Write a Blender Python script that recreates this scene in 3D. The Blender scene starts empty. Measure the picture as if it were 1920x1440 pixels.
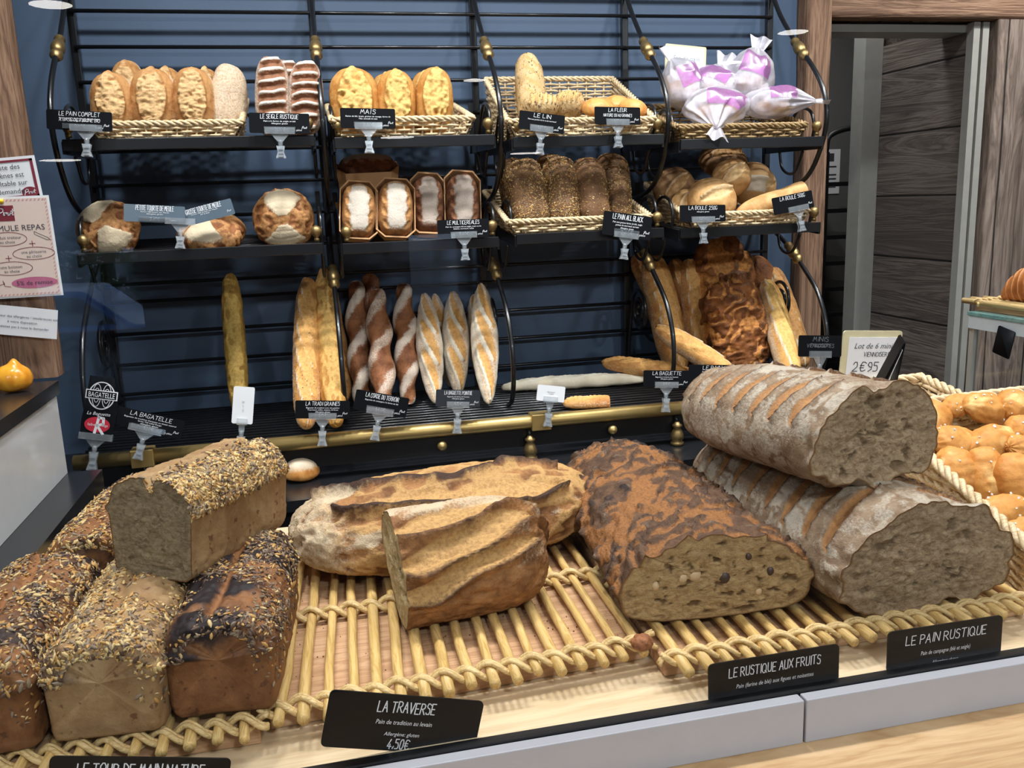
import bpy, math, random
import numpy as np
from mathutils import Matrix, Vector

# ------------------------------------------------------------------ camera, world, light, exposure
SC = bpy.context.scene
COL = SC.collection
F_PX, CX, CY = 1640.0, 960.0, 720.0                 # focal length in pixels of the 1920x1440 frame
EYE = np.array([0.0, 0.0, 1.5])
def unit(v):
    v = np.asarray(v, float); return v / np.linalg.norm(v)
_X = unit([8580 - CX, 100 - CY, F_PX])              # vanishing point of the shelves
_D = np.array([1230 - CX, 8600 - CY, F_PX]); _D = unit(_D - _X * _D.dot(_X))
_Y = np.cross(_D, _X); _Y = _Y if _Y[2] > 0 else -_Y
ROT = np.array([_X, _Y, -_D])                       # camera (right, down, forward) -> world
cam = bpy.data.cameras.new('camera')
cam.sensor_width = 36.0
cam.lens = 36.0 * F_PX / 1920.0
cam.clip_start = 0.02
cam_ob = bpy.data.objects.new('camera', cam)
COL.objects.link(cam_ob)
_m = Matrix.Identity(4)
for _i in range(3):
    _m[_i][0], _m[_i][1], _m[_i][2], _m[_i][3] = ROT[_i][0], -ROT[_i][1], -ROT[_i][2], EYE[_i]
cam_ob.matrix_world = _m
SC.camera = cam_ob

SC.view_settings.view_transform = 'Standard'
SC.view_settings.look = 'None'
SC.view_settings.gamma = 1.0
SC.view_settings.use_curve_mapping = False
SC.view_settings.exposure = 0.0

world = bpy.data.worlds.new('daylight')
SC.world = world
world.use_nodes = True
_bg = world.node_tree.nodes['Background']
_bg.inputs[0].default_value = (0.55, 0.72, 1.0, 1)
_bg.inputs[1].default_value = 5.0

def area_lamp(name, loc, size, power, color=(1, 0.95, 0.88), aim=None, spread=180):
    l = bpy.data.lights.new(name, 'AREA'); l.shape = 'DISK'; l.size = size; l.energy = power; l.color = color
    l.spread = math.radians(spread)
    o = bpy.data.objects.new(name, l); COL.objects.link(o); o.location = loc
    if aim is not None:
        o.rotation_euler = (Vector(aim) - Vector(loc)).to_track_quat('-Z', 'Y').to_euler()
    return o
CEIL = 2.70
# ceiling spots over the counter and over the bread rack
for _k, _x in enumerate((-0.55, -0.05, 0.45, 0.95, 1.45)):
    area_lamp('counter_spot', (_x, 1.42, CEIL - 0.03), 0.14, 4.1, color=(1, 0.99, 0.98), aim=(_x + 0.02, 1.15, 0.95), spread=110)
for _k, _x in enumerate((-0.40, 0.05, 0.5, 0.95, 1.35)):
    area_lamp('rack_spot', (_x, 1.62, CEIL - 0.03), 0.12, 3.7, color=(0.97, 0.99, 1.0), aim=(_x, 2.2, 1.5), spread=110)
# the lamps of the shop behind the visitor
for _x, _w in ((-1.4, 32), (0.6, 36), (2.6, 52)):
    area_lamp('shop_lamp', (_x, -1.2, CEIL - 0.03), 0.3, _w, color=(0.90, 0.96, 1.0), aim=(_x, -0.9, 0), spread=170)
area_lamp('passage_fill', (1.72, 2.72, 2.60), 0.15, 7.0, color=(0.95, 0.98, 1), aim=(1.80, 2.68, 0), spread=170)  # added fill that brightens the plank wall, no fixture here
area_lamp('side_fill', (2.1, 1.85, CEIL - 0.03), 0.12, 11.0, color=(1, 0.99, 0.98), aim=(2.25, 2.3, 1.0), spread=120)  # added fill on the right boards, stands in for display case light
area_lamp('back_room_fill', (2.1, 3.4, 2.6), 0.2, 6, aim=(2.1, 3.4, 0), spread=170)  # added fill to lighten the rear wall, unseen source

# ------------------------------------------------------------------ pixel <-> place helpers
def ray(px, py):
    return ROT @ np.array([px - CX, py - CY, F_PX])
def atz(px, py, z):
    r = ray(px, py); return EYE + r * (z - EYE[2]) / r[2]
def aty(px, py, y):
    r = ray(px, py); return EYE + r * y / r[1]
def atx(px, py, x):
    r = ray(px, py); return EYE + r * x / r[0]
def mpp(p):                                          # metres per photo pixel at a place
    return float((np.asarray(p) - EYE) @ ROT[:, 2]) / F_PX

# ------------------------------------------------------------------ noise in numpy
def _hash(i, j, k, seed):
    h = (i * 374761393 + j * 668265263 + k * 2147483647 + seed * 974634777) & 0xFFFFFFFF
    h = ((h ^ (h >> 13)) * 1274126177) & 0xFFFFFFFF
    h = ((h ^ (h >> 16)) * 2246822519) & 0xFFFFFFFF
    return ((h ^ (h >> 15)) & 0xFFFF) / 65535.0
def vnoise(P, seed=0):
    P = np.asarray(P, float)
    I = np.floor(P).astype(np.int64); Fr = P - I
    w = Fr * Fr * (3 - 2 * Fr)
    out = 0
    for a in (0, 1):
        for b in (0, 1):
            for c in (0, 1):
                wt = (w[..., 0] if a else 1 - w[..., 0]) * (w[..., 1] if b else 1 - w[..., 1]) * (w[..., 2] if c else 1 - w[..., 2])
                out = out + wt * _hash(I[..., 0] + a, I[..., 1] + b, I[..., 2] + c, seed)
    return out * 2 - 1
def fbm(P, seed=0, octaves=4, gain=0.5):
    s, amp, tot = 0, 1.0, 0
    for o in range(octaves):
        s = s + amp * vnoise(np.asarray(P) * (2.03 ** o) + 11.7 * o, seed + o * 17); tot += amp; amp *= gain
    return s / tot
def ridge(P, seed=0, octaves=3):
    return 1 - 2 * np.abs(fbm(P, seed, octaves))
def sstep(a, b, x):
    t = np.clip((x - a) / (b - a), 0, 1); return t * t * (3 - 2 * t)

# ------------------------------------------------------------------ materials
def lin(c):
    return tuple((v / 255 / 12.92) if v / 255 <= 0.04045 else ((v / 255 + 0.055) / 1.055) ** 2.4 for v in c) + (1.0,)
class NT:
    def __init__(s, name):
        s.m = bpy.data.materials.new(name); s.m.use_nodes = True
        s.t = s.m.node_tree; s.n = s.t.nodes; s.l = s.t.links
        s.b = s.n['Principled BSDF']; s.out = s.n['Material Output']
    def new(s, kind, **kw):
        n = s.n.new('ShaderNode' + kind)
        for k, v in kw.items():
            setattr(n, k, v)
        return n
    def link(s, a, b): s.l.new(a, b)
    def val(s, sock, v):
        if hasattr(v, 'is_output') or hasattr(v, 'links'): s.link(v, sock)
        else: sock.default_value = v
    def math(s, op, a, b=0.0, clamp=False):
        n = s.new('Math', operation=op, use_clamp=clamp); s.val(n.inputs[0], a); s.val(n.inputs[1], b); return n.outputs[0]
    def coord(s, scale=(1, 1, 1), kind='Object', loc=(0, 0, 0)):
        c = s.new('TexCoord'); m = s.new('Mapping'); m.inputs['Scale'].default_value = scale; m.inputs['Location'].default_value = loc
        s.link(c.outputs[kind], m.inputs[0]); return m.outputs[0]
    def noise(s, vec, scale, detail=4, rough=0.55, dist=0.0):
        n = s.new('TexNoise'); s.link(vec, n.inputs['Vector']); n.inputs['Scale'].default_value = scale
        n.inputs['Detail'].default_value = detail; n.inputs['Roughness'].default_value = rough; n.inputs['Distortion'].default_value = dist
        return n.outputs['Fac']
    def voro(s, vec, scale, feature='F1'):
        n = s.new('TexVoronoi', feature=feature); s.link(vec, n.inputs['Vector']); n.inputs['Scale'].default_value = scale
        return n.outputs['Distance']
    def ramp(s, fac, stops):
        r = s.new('ValToRGB'); e = r.color_ramp.elements
        while len(e) < len(stops): e.new(0.5)
        for q, (p, c) in zip(e, stops):
            q.position = p; q.color = c if len(c) == 4 else lin(c)
        s.val(r.inputs[0], fac); return r.outputs[0]
    def step(s, fac, a, b):
        m = s.new('MapRange', interpolation_type='SMOOTHSTEP'); s.val(m.inputs[0], fac); m.inputs[1].default_value = a; m.inputs[2].default_value = b
        return m.outputs[0]
    def mix(s, fac, a, b, mode='MIX'):
        n = s.new('Mix', data_type='RGBA', blend_type=mode); s.val(n.inputs[0], fac)
        for sock, v in ((n.inputs[6], a), (n.inputs[7], b)):
            if isinstance(v, tuple): sock.default_value = v if len(v) == 4 else lin(v)
            else: s.link(v, sock)
        return n.outputs[2]
    def attr(s, name):
        return s.new('Attribute', attribute_name=name).outputs['Fac']
    def bump(s, h, strength=0.3, dist=0.002, prev=None):
        b = s.new('Bump'); b.inputs['Strength'].default_value = strength; b.inputs['Distance'].default_value = dist
        s.link(h, b.inputs['Height'])
        if prev is not None: s.link(prev, b.inputs['Normal'])
        return b.outputs[0]
    def fin(s, col=None, rough=None, normal=None, metal=0.0, spec=None, coat=0.0):
        if col is not None: s.val(s.b.inputs['Base Color'], lin(col) if isinstance(col, tuple) and len(col) == 3 else col)
        if rough is not None: s.val(s.b.inputs['Roughness'], rough)
        s.b.inputs['Metallic'].default_value = metal
        if spec is not None: s.b.inputs['Specular IOR Level'].default_value = spec
        s.b.inputs['Coat Weight'].default_value = coat
        if normal is not None: s.link(normal, s.b.inputs['Normal'])
        return s.m
def plain(name, col, rough=0.5, metal=0.0, var=0.06, scale=30, spec=None, bump=0.0, coat=0.0):
    t = NT(name); v = t.coord(); n = t.noise(v, scale, 3)
    c = t.mix(t.math('MULTIPLY', n, 1.0), tuple(max(0, x * (1 - var)) for x in col), tuple(min(255, x * (1 + var)) for x in col))
    nb = t.bump(t.noise(v, scale * 6, 3), bump, 0.001) if bump else None
    return t.fin(c, rough, nb, metal, spec, coat)
def crust(name, base, dark, opened, flour=(222, 205, 180), burnt=(38, 28, 24), scale=28, rough=0.6, bump=0.5, fine=260, powder=0.0, speck=None):
    """bread crust: base/dark blotches, 'open' = torn pale crumb in the cuts, 'flour' = dusting, 'burn' = scorched ridges"""
    t = NT(name); v = t.coord()
    n1 = t.noise(v, scale, 6, 0.62, 0.4); n2 = t.noise(v, scale * 5, 5, 0.65); n3 = t.noise(v, fine, 4, 0.7)
    c = t.mix(t.step(n1, 0.34, 0.70), base, dark)
    c = t.mix(t.math('MULTIPLY', t.step(n2, 0.45, 0.8), 0.45), c, dark)
    if speck:
        sp = t.noise(v, speck[1], 2, 0.5); c = t.mix(t.math('MULTIPLY', t.step(sp, 0.62, 0.70), speck[2]), c, speck[0])
    op = t.attr('open')
    oc = t.mix(t.step(n2, 0.35, 0.72), opened, tuple(int(a * 0.55 + b * 0.45) for a, b in zip(opened, dark)))
    c = t.mix(t.step(t.math('ADD', op, t.math('MULTIPLY', t.math('SUBTRACT', n2, 0.5), 0.7)), 0.30, 0.62), c, oc)
    fl = t.math('ADD', t.attr('flour'), powder)
    ff = t.step(t.math('ADD', t.math('MULTIPLY', fl, 0.9), t.math('MULTIPLY', t.math('SUBTRACT', n3, 0.5), 1.1)), 0.22, 0.75)
    c = t.mix(t.math('MULTIPLY', ff, 0.92), c, flour)
    bu = t.attr('burn')
    c = t.mix(t.step(t.math('ADD', bu, t.math('MULTIPLY', t.math('SUBTRACT', n2, 0.5), 0.8)), 0.20, 0.95), c, burnt)
    b1 = t.bump(n2, bump, 0.004); b2 = t.bump(n3, bump * 0.8, 0.0015, b1)
    cr = t.voro(v, scale * 3.2, 'DISTANCE_TO_EDGE')
    b3 = t.bump(t.step(cr, 0.0, 0.06), bump * 0.25, 0.001, b2)
    return t.fin(c, rough, b3, spec=0.28)
def crumb_mat(name, light, dark, hole, scale=90, rough=0.9):
    t = NT(name); v = t.coord((1, 1.0, 1.6))
    n = t.noise(v, scale, 7, 0.7, 0.6); n2 = t.noise(v, scale * 3.5, 4, 0.7)
    h = t.attr('hole')
    c = t.mix(t.step(n, 0.30, 0.66), dark, light)
    c = t.mix(t.math('MULTIPLY', t.step(n2, 0.5, 0.8), 0.5), c, light)
    c = t.mix(h, c, hole)
    c = t.mix(t.step(t.attr('rim'), 0.955, 0.995), c, (138, 100, 62))
    b = t.bump(n, 0.9, 0.006); b = t.bump(n2, 0.8, 0.003, b)
    return t.fin(c, rough, b, spec=0.1)
def wood(name, c1, c2, c3, axis='z', plank=0.0, across='x', grain=1.0, rough=0.6, bump=0.35, gap=0.006, knots=True, tint=0.5):
    t = NT(name); c = t.new('TexCoord'); sx = t.new('SeparateXYZ'); t.link(c.outputs['Object'], sx.inputs[0])
    ax = {'x': 0, 'y': 1, 'z': 2}
    sc = [9.0 * grain] * 3; sc[ax[axis]] = 0.7 * grain
    mp = t.new('Mapping'); mp.inputs['Scale'].default_value = sc; t.link(c.outputs['Object'], mp.inputs[0])
    vec = mp.outputs[0]; rnd = None; gp = None
    if plank:
        q = t.math('DIVIDE', sx.outputs[ax[across]], plank); fl = t.math('FLOOR', q)
        wn = t.new('TexWhiteNoise', noise_dimensions='1D'); t.link(fl, wn.inputs['W']); rnd = wn.outputs['Value']
        ad = t.new('VectorMath', operation='ADD'); t.link(vec, ad.inputs[0])
        cb = t.new('CombineXYZ')
        for i in range(3): t.link(t.math('MULTIPLY', rnd, 37.0), cb.inputs[i])
        t.link(cb.outputs[0], ad.inputs[1]); vec = ad.outputs[0]
        fr = t.math('FRACT', q); e = t.math('MINIMUM', fr, t.math('SUBTRACT', 1.0, fr)); gp = t.step(e, 0.0, gap / plank)
    n1 = t.noise(vec, 1.0, 5, 0.6, 1.6); n2 = t.noise(vec, 5.0, 6, 0.7, 0.5)
    w = t.math('FRACT', t.math('MULTIPLY', n1, 7.0)); w = t.math('ABSOLUTE', t.math('SUBTRACT', w, 0.5))
    col = t.ramp(t.math('ADD', t.math('MULTIPLY', w, 0.9), t.math('MULTIPLY', n2, 0.55)), [(0.15, c3), (0.45, c2), (0.8, c1)])
    if rnd is not None:
        col = t.mix(t.math('MULTIPLY', rnd, tint), col, c3)
        col = t.mix(gp, (18, 14, 12), col)
    h = t.math('ADD', t.math('MULTIPLY', n2, 0.7), w)
    b = t.bump(h, bump, 0.003)
    if gp is not None: b = t.bump(gp, 0.6, 0.004, b)
    return t.fin(col, rough, b, spec=0.3)
def clear_plastic(name, white=0.12, tint=(235, 240, 245), rough=0.12, alpha_gloss=1.0):
    t = NT(name); t.n.remove(t.b)
    tr = t.new('BsdfTransparent'); gl = t.new('BsdfGlossy'); gl.inputs['Roughness'].default_value = rough
    df = t.new('BsdfDiffuse'); df.inputs[0].default_value = lin(tint)
    v = t.coord(); n = t.noise(v, 60, 2)
    fr = t.new('Fresnel'); fr.inputs[0].default_value = 1.49
    m1 = t.new('MixShader'); t.val(m1.inputs[0], t.math('MULTIPLY', t.math('ADD', n, 0.5), white, True)); t.link(tr.outputs[0], m1.inputs[1]); t.link(df.outputs[0], m1.inputs[2])
    m2 = t.new('MixShader'); t.link(t.math('MULTIPLY', fr.outputs[0], alpha_gloss), m2.inputs[0]); t.link(m1.outputs[0], m2.inputs[1]); t.link(gl.outputs[0], m2.inputs[2])
    t.link(m2.outputs[0], t.out.inputs[0]); return t.m
def emitter(name, col, strength):
    t = NT(name); t.n.remove(t.b); e = t.new('Emission'); e.inputs[0].default_value = lin(col); e.inputs[1].default_value = strength
    t.link(e.outputs[0], t.out.inputs[0]); return t.m

# ------------------------------------------------------------------ mesh building
class MB:
    """collects pieces of geometry and links them as ONE mesh object"""
    def __init__(s):
        s.V, s.F, s.I, s.n = [], [], [], 0; s.A = {}
    def add(s, V, F, mi=0, attrs=None):
        V = np.asarray(V, float).reshape(-1, 3)
        s.V.append(V)
        for f in F: s.F.append([i + s.n for i in f]); s.I.append(mi)
        for k in set(list(s.A) + list(attrs or {})):
            if k not in s.A: s.A[k] = [np.zeros(s.n)] if s.n else []
            s.A[k].append(np.asarray(attrs[k], float).ravel() if attrs and k in attrs else np.zeros(len(V)))
        s.n += len(V); return s
    def quads(s, V, Q, mi=0, attrs=None): return s.add(V, Q.tolist() if hasattr(Q, 'tolist') else Q, mi, attrs)
    def box(s, lo, hi, mi=0, M=None):
        x0, y0, z0 = lo; x1, y1, z1 = hi
        V = np.array([(x0, y0, z0), (x1, y0, z0), (x1, y1, z0), (x0, y1, z0), (x0, y0, z1), (x1, y0, z1), (x1, y1, z1), (x0, y1, z1)], float)
        if M is not None: V = V @ np.asarray(M)[:3, :3].T + np.asarray(M)[:3, 3]
        return s.add(V, [(3, 2, 1, 0), (4, 5, 6, 7), (0, 1, 5, 4), (1, 2, 6, 5), (2, 3, 7, 6), (3, 0, 4, 7)], mi)
    def hexa(s, P, mi=0):                              # eight corners: bottom ring then top ring
        return s.add(P, [(3, 2, 1, 0), (4, 5, 6, 7), (0, 1, 5, 4), (1, 2, 6, 5), (2, 3, 7, 6), (3, 0, 4, 7)], mi)
    def grid(s, P, cu=False, cv=False, mi=0, attrs=None, flip=False):
        P = np.asarray(P); nu, nv = P.shape[:2]; idx = np.arange(nu * nv).reshape(nu, nv)
        a = idx if cu else idx[:-1]; b = np.roll(idx, -1, 0) if cu else idx[1:]
        if cv: q = np.stack([a, np.roll(a, -1, 1), np.roll(b, -1, 1), b], -1)
        else: q = np.stack([a[:, :-1], a[:, 1:], b[:, 1:], b[:, :-1]], -1)
        q = q.reshape(-1, 4)
        if flip: q = q[:, ::-1]
        return s.quads(P.reshape(-1, 3), q, mi, attrs)
    def tube(s, pts, r, sides=8, closed=False, caps=True, mi=0, flat=None):
        P = np.asarray(pts, float); n = len(P); r = np.broadcast_to(np.asarray(r, float), (n,))
        T = np.gradient(P, axis=0) if not closed else np.roll(P, -1, 0) - np.roll(P, 1, 0)
        T = T / (np.linalg.norm(T, axis=1, keepdims=True) + 1e-12)
        up = np.array([0, 0, 1.0]) if abs(T[0][2]) < 0.9 else np.array([0, 1.0, 0])
        N = np.zeros_like(P); u = unit(np.cross(np.cross(T[0], up), T[0]))
        for i in range(n):
            u = u - T[i] * (u @ T[i]); u = u / (np.linalg.norm(u) + 1e-12); N[i] = u
        B = np.cross(T, N); a = np.arange(sides) * 2 * np.pi / sides
        fy = 1.0 if flat is None else flat
        R = P[:, None] + r[:, None, None] * (np.cos(a)[None, :, None] * B[:, None] + fy * np.sin(a)[None, :, None] * N[:, None])
        k = s.n; s.grid(R, closed, True, mi)
        if caps and not closed:
            s.F.append([k + i for i in range(sides)][::-1]); s.I.append(mi)
            s.F.append([k + (n - 1) * sides + i for i in range(sides)]); s.I.append(mi)
        return s
    def lathe(s, prof, M=None, n=20, mi=0):
        pr = np.asarray(prof, float); a = np.arange(n) * 2 * np.pi / n
        R = np.stack([pr[:, 0, None] * np.cos(a), pr[:, 0, None] * np.sin(a), np.repeat(pr[:, 1, None], n, 1)], -1)
        if M is not None: R = R @ np.asarray(M)[:3, :3].T + np.asarray(M)[:3, 3]
        k = s.n; s.grid(R, False, True, mi)
        s.F.append([k + i for i in range(n)][::-1]); s.I.append(mi); s.F.append([k + (len(pr) - 1) * n + i for i in range(n)]); s.I.append(mi)
        return s
    def prism(s, poly, y0, y1, mi=0):                  # outline in local x,z extruded along y
        n = len(poly); V = [(x, y0, z) for x, z in poly] + [(x, y1, z) for x, z in poly]
        F = [tuple(range(n)), tuple(range(2 * n - 1, n - 1, -1))] + [(i, i + n, (i + 1) % n + n, (i + 1) % n) for i in range(n)]
        return s.add(V, F, mi)
    def build(s, name, mats, parent=None, smooth=True, matrix=None, bevel=0.0):
        me = bpy.data.meshes.new(name)
        V = np.concatenate(s.V) if s.V else np.zeros((0, 3))
        me.from_pydata(V.tolist(), [], s.F)
        for m in (mats if isinstance(mats, (list, tuple)) else [mats]): me.materials.append(m)
        me.polygons.foreach_set('material_index', np.array(s.I, dtype=np.int32))
        me.polygons.foreach_set('use_smooth', np.full(len(s.F), bool(smooth)))
        for k, arr in s.A.items():
            at = me.attributes.new(k, 'FLOAT', 'POINT'); at.data.foreach_set('value', np.concatenate(arr).astype(np.float32))
        me.update()
        o = bpy.data.objects.new(name, me); COL.objects.link(o)
        if parent is not None: o.parent = parent
        if matrix is not None: o.matrix_world = Matrix(np.asarray(matrix).tolist()) if not isinstance(matrix, Matrix) else matrix
        if bevel:
            b = o.modifiers.new('bevel', 'BEVEL'); b.width = bevel; b.segments = 2; b.limit_method = 'ANGLE'
        return o
def tag(o, label, cat, group=None, kind=None):
    if label: o['label'] = label
    if cat: o['category'] = cat
    if group: o['group'] = group
    if kind: o['kind'] = kind
    return o
def thing(name, label, cat, M=None, group=None):
    o = bpy.data.objects.new(name, None); o.empty_display_size = 0.05; COL.objects.link(o)
    if M is not None: o.matrix_world = Matrix(np.asarray(M).tolist())
    return tag(o, label, cat, group)
def struct(o): o['kind'] = 'structure'; return o
def T(x, y, z, rz=0.0, rx=0.0, ry=0.0):
    return np.array(Matrix.Translation((x, y, z)) @ Matrix.Rotation(rz, 4, 'Z') @ Matrix.Rotation(ry, 4, 'Y') @ Matrix.Rotation(rx, 4, 'X'))
def frame(o, ex, ez):
    """matrix with local x along ex and local z as close to ez as it can be"""
    ex = unit(ex); ez = np.asarray(ez, float); ez = unit(ez - ex * ez.dot(ex)); ey = np.cross(ez, ex)
    M = np.eye(4); M[:3, 0], M[:3, 1], M[:3, 2], M[:3, 3] = ex, ey, ez, o; return M
def spline(pts, n=8):
    P = np.asarray(pts, float); out = []
    Q = np.vstack([2 * P[0] - P[1], P, 2 * P[-1] - P[-2]])
    for i in range(1, len(Q) - 2):
        t = np.linspace(0, 1, n, endpoint=False)[:, None]
        a, b, c, d = Q[i - 1], Q[i], Q[i + 1], Q[i + 2]
        out.append(0.5 * (2 * b + (c - a) * t + (2 * a - 5 * b + 4 * c - d) * t ** 2 + (3 * b - a - 3 * c + d) * t ** 3))
    return np.vstack(out + [P[-1:]])

# ------------------------------------------------------------------ shared materials
M_IRON = plain('black_iron', (20, 21, 24), 0.32, 0.0, 0.1, spec=0.5, coat=0.25)
M_IRONDULL = plain('black_sheet', (21, 22, 25), 0.45, 0.0, 0.1, spec=0.4)
M_BRASS = plain('brass', (196, 168, 108), 0.42, 0.8, 0.06, 40)
M_OLDBRASS = plain('aged_brass', (150, 126, 84), 0.42, 0.85, 0.25, 120)
M_CARD = plain('card_black', (13, 15, 19), 0.5, spec=0.10)
M_CARDGREY = plain('card_blue_grey', (84, 100, 114), 0.3, spec=0.6)
M_WHITE = plain('white_paper', (232, 234, 238), 0.7, var=0.02)
M_INK = plain('white_ink', (238, 240, 244), 0.6, var=0.01)
M_DARKINK = plain('dark_ink', (62, 62, 72), 0.7, var=0.02)
M_WINE = plain('wine_red_print', (126, 34, 52), 0.6, var=0.03)
M_CLEAR = clear_plastic('clear_plastic', 0.24, (215, 224, 232), 0.1)
M_POCKET = clear_plastic('clear_pocket', 0.10, (200, 210, 220), 0.1)
M_WICKER = wood('wicker', (232, 212, 176), (214, 190, 150), (176, 146, 104), 'x', grain=4, rough=0.5, bump=0.2)
M_WICKERDK = wood('wicker_brown', (186, 160, 118), (150, 122, 82), (104, 80, 52), 'x', grain=4, rough=0.55, bump=0.2)
M_CANE = wood('cane', (222, 190, 130), (208, 172, 106), (176, 138, 80), 'y', grain=5, rough=0.38, bump=0.12)
M_BIND = wood('cane_binding', (226, 200, 148), (210, 180, 124), (168, 134, 82), 'x', grain=5, rough=0.42, bump=0.15)
M_TRAYWOOD = wood('tray_board', (205, 168, 132), (190, 150, 112), (160, 120, 86), 'x', grain=2, rough=0.6, bump=0.1)
M_MAPLE = wood('pale_board', (222, 200, 166), (212, 188, 152), (196, 170, 132), 'x', grain=0.8, rough=0.5, bump=0.05)
M_OAK = wood('front_shelf_wood', (214, 180, 138), (200, 164, 120), (178, 138, 96), 'x', grain=1.0, rough=0.5, bump=0.08)
M_BEAM = wood('old_beam', (158, 126, 102), (126, 96, 76), (84, 62, 50), 'z', grain=1.6, rough=0.75, bump=0.6)
M_BEAMX = wood('old_beam_flat', (158, 126, 102), (126, 96, 76), (84, 62, 50), 'x', grain=1.6, rough=0.75, bump=0.6)
M_PLANKS = wood('weathered_planks', (134, 122, 114), (104, 93, 86), (66, 57, 53), 'y', plank=0.21, across='z', grain=1.3, rough=0.75, bump=0.5, tint=0.75)
M_PLANKSV = wood('weathered_boards', (156, 140, 128), (126, 110, 100), (86, 74, 66), 'z', plank=0.10, across='x', grain=1.4, rough=0.75, bump=0.5, tint=0.6)
M_SLATE = plain('slate_paint', (72, 91, 116), 0.55, var=0.05, scale=5, bump=0.05)
M_WALL = plain('plaster', (150, 148, 146), 0.8)
M_CEIL = plain('ceiling_paint', (120, 120, 122), 0.9)
M_FLOORM = plain('floor_tile', (70, 66, 62), 0.5, scale=4)
M_GREYFRONT = plain('grey_laminate', (168, 168, 174), 0.45, var=0.02)
M_WHITEGLOSS = plain('white_gloss_panel', (236, 238, 240), 0.12, var=0.02, coat=0.6)
M_BLACKTOP = plain('black_stone', (30, 31, 34), 0.22, var=0.15, scale=50, spec=0.5)
M_SEAL = plain('black_seal', (16, 16, 18), 0.4)

# ------------------------------------------------------------------ the room
def slab(name, lo, hi, mat):
    return struct(MB().box(lo, hi).build(name, mat, smooth=False))
BACK = 2.45
DX0, DX1, DZ = 1.50, 2.045, 1.985                     # doorway in the back wall
slab('floor', (-3.2, -9.2, -0.1), (5.2, 6.4, 0.0), M_FLOORM)
slab('ceiling', (-3.2, -9.2, CEIL), (5.2, 6.4, CEIL + 0.1), M_CEIL)
slab('wall_left', (-3.3, -9.2, 0), (-3.2, 6.4, CEIL), M_WALL)
slab('wall_right', (5.2, -9.2, 0), (5.3, 6.4, CEIL), M_WALL)
slab('wall_back', (-3.2, BACK, 0), (DX0, BACK + 0.12, CEIL), M_SLATE)
wb = MB().box((DX1, BACK, 0), (5.2, BACK + 0.12, CEIL)).box((DX0, BACK, DZ), (DX1, BACK + 0.12, CEIL))
struct(wb.build('wall_back_boards', M_PLANKSV, smooth=False))
slab('wall_rear', (1.0, 4.1, 0), (5.2, 4.2, CEIL), plain('corridor_paint', (96, 96, 96), 0.8))
slab('wall_corridor', (2.0, BACK + 0.001, 0), (2.0449, 2.87, DZ - 0.001), M_PLANKS)
slab('wall_corridor_end', (2.0, 2.872, 0), (5.2, 2.92, CEIL), M_PLANKS)
slab('wall_corridor_left', (1.30, BACK + 0.121, 0), (1.40, 4.099, CEIL), M_WALL)
# front wall behind the visitor with the shop window
def wall_with_holes(holes):
    m = MB(); xs = sorted({-3.2, 5.2} | {x for h in holes for x in h[:2]})
    for xa, xb in zip(xs[:-1], xs[1:]):
        h = [q for q in holes if q[0] <= xa and q[1] >= xb]
        if not h: m.box((xa, -9.2, -0.1), (xb, -9.1, CEIL))
        else: m.box((xa, -9.2, -0.1), (xb, -9.1, h[0][2])).box((xa, -9.2, h[0][3]), (xb, -9.1, CEIL))
    return m
struct(wall_with_holes([(-3.1, -1.98, 0.2, 1.14), (1.15, 1.75, 0.2, 1.14)]).build('wall_front', plain('wine_wall', (112, 26, 44), 0.7), smooth=False))
slab('street', (-30, -60, -1.0), (30, -9.25, -0.9), plain('asphalt', (104, 104, 108), 0.9))
# what the street windows show: a parked blue car, a pale house, a hedge (mirrored in the glass)
car = thing('parked_car', 'blue car parked in the street, mirrored at the left of the display glass', 'car', T(-3.55, -13.2, -0.9))
M_CARB = plain('blue_car_paint', (60, 128, 214), 0.2, coat=0.8, var=0.02); M_TYRE = plain('tyre', (24, 24, 26), 0.8); M_CARG = plain('car_window', (40, 52, 62), 0.08, coat=0.5)
MB().prism([(-1.95, 0.25), (1.95, 0.25), (1.98, 0.62), (1.80, 0.80), (0.95, 0.88), (0.35, 1.38), (-0.95, 1.42), (-1.70, 0.95), (-1.95, 0.80)], 0.0, 1.65).build('body', M_CARB, car, smooth=False, bevel=0.05)
for y in (1.66, -0.02): MB().prism([(0.75, 0.90), (0.28, 1.30), (-0.88, 1.33), (-1.45, 0.95)], y, y + 0.012).build('side_window', M_CARG, car, smooth=False)
for x in (-1.25, 1.25):
    for y in (0.0, 1.65): MB().lathe([(0.20, -0.1), (0.31, -0.1), (0.31, 0.1), (0.20, 0.1)], frame((x, y, 0.31), (1, 0, 0), (0, 1, 0)), 24).build('wheel', M_TYRE, car)
hs = thing('house', 'pale house across the street, mirrored at the left of the display glass', 'house', T(-7.4, -30, -0.9))
MB().box((-1.4, -3, 0), (0.5, 0, 2.9)).build('wall', plain('pale_render', (226, 226, 220), 0.9), hs, smooth=False)
for x in (-0.9, -0.1): MB().box((x - 0.15, 0.0, 1.6), (x + 0.15, 0.03, 2.2)).build('window', M_CARG, hs, smooth=False)
hv = MB(); Ph = np.random.default_rng(5)
for k in range(900):
    c = np.array([Ph.uniform(-7.4, -3.5), Ph.uniform(-25, -24), Ph.uniform(-0.9, 0.55)]); e = Ph.normal(0, 0.13, (3, 3)); hv.add(c + e, [(0, 1, 2)])
tag(hv.build('hedge', plain('hedge_green', (66, 104, 58), 0.8)), 'green hedge across the street, mirrored at the left of the glass', 'hedge')

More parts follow.
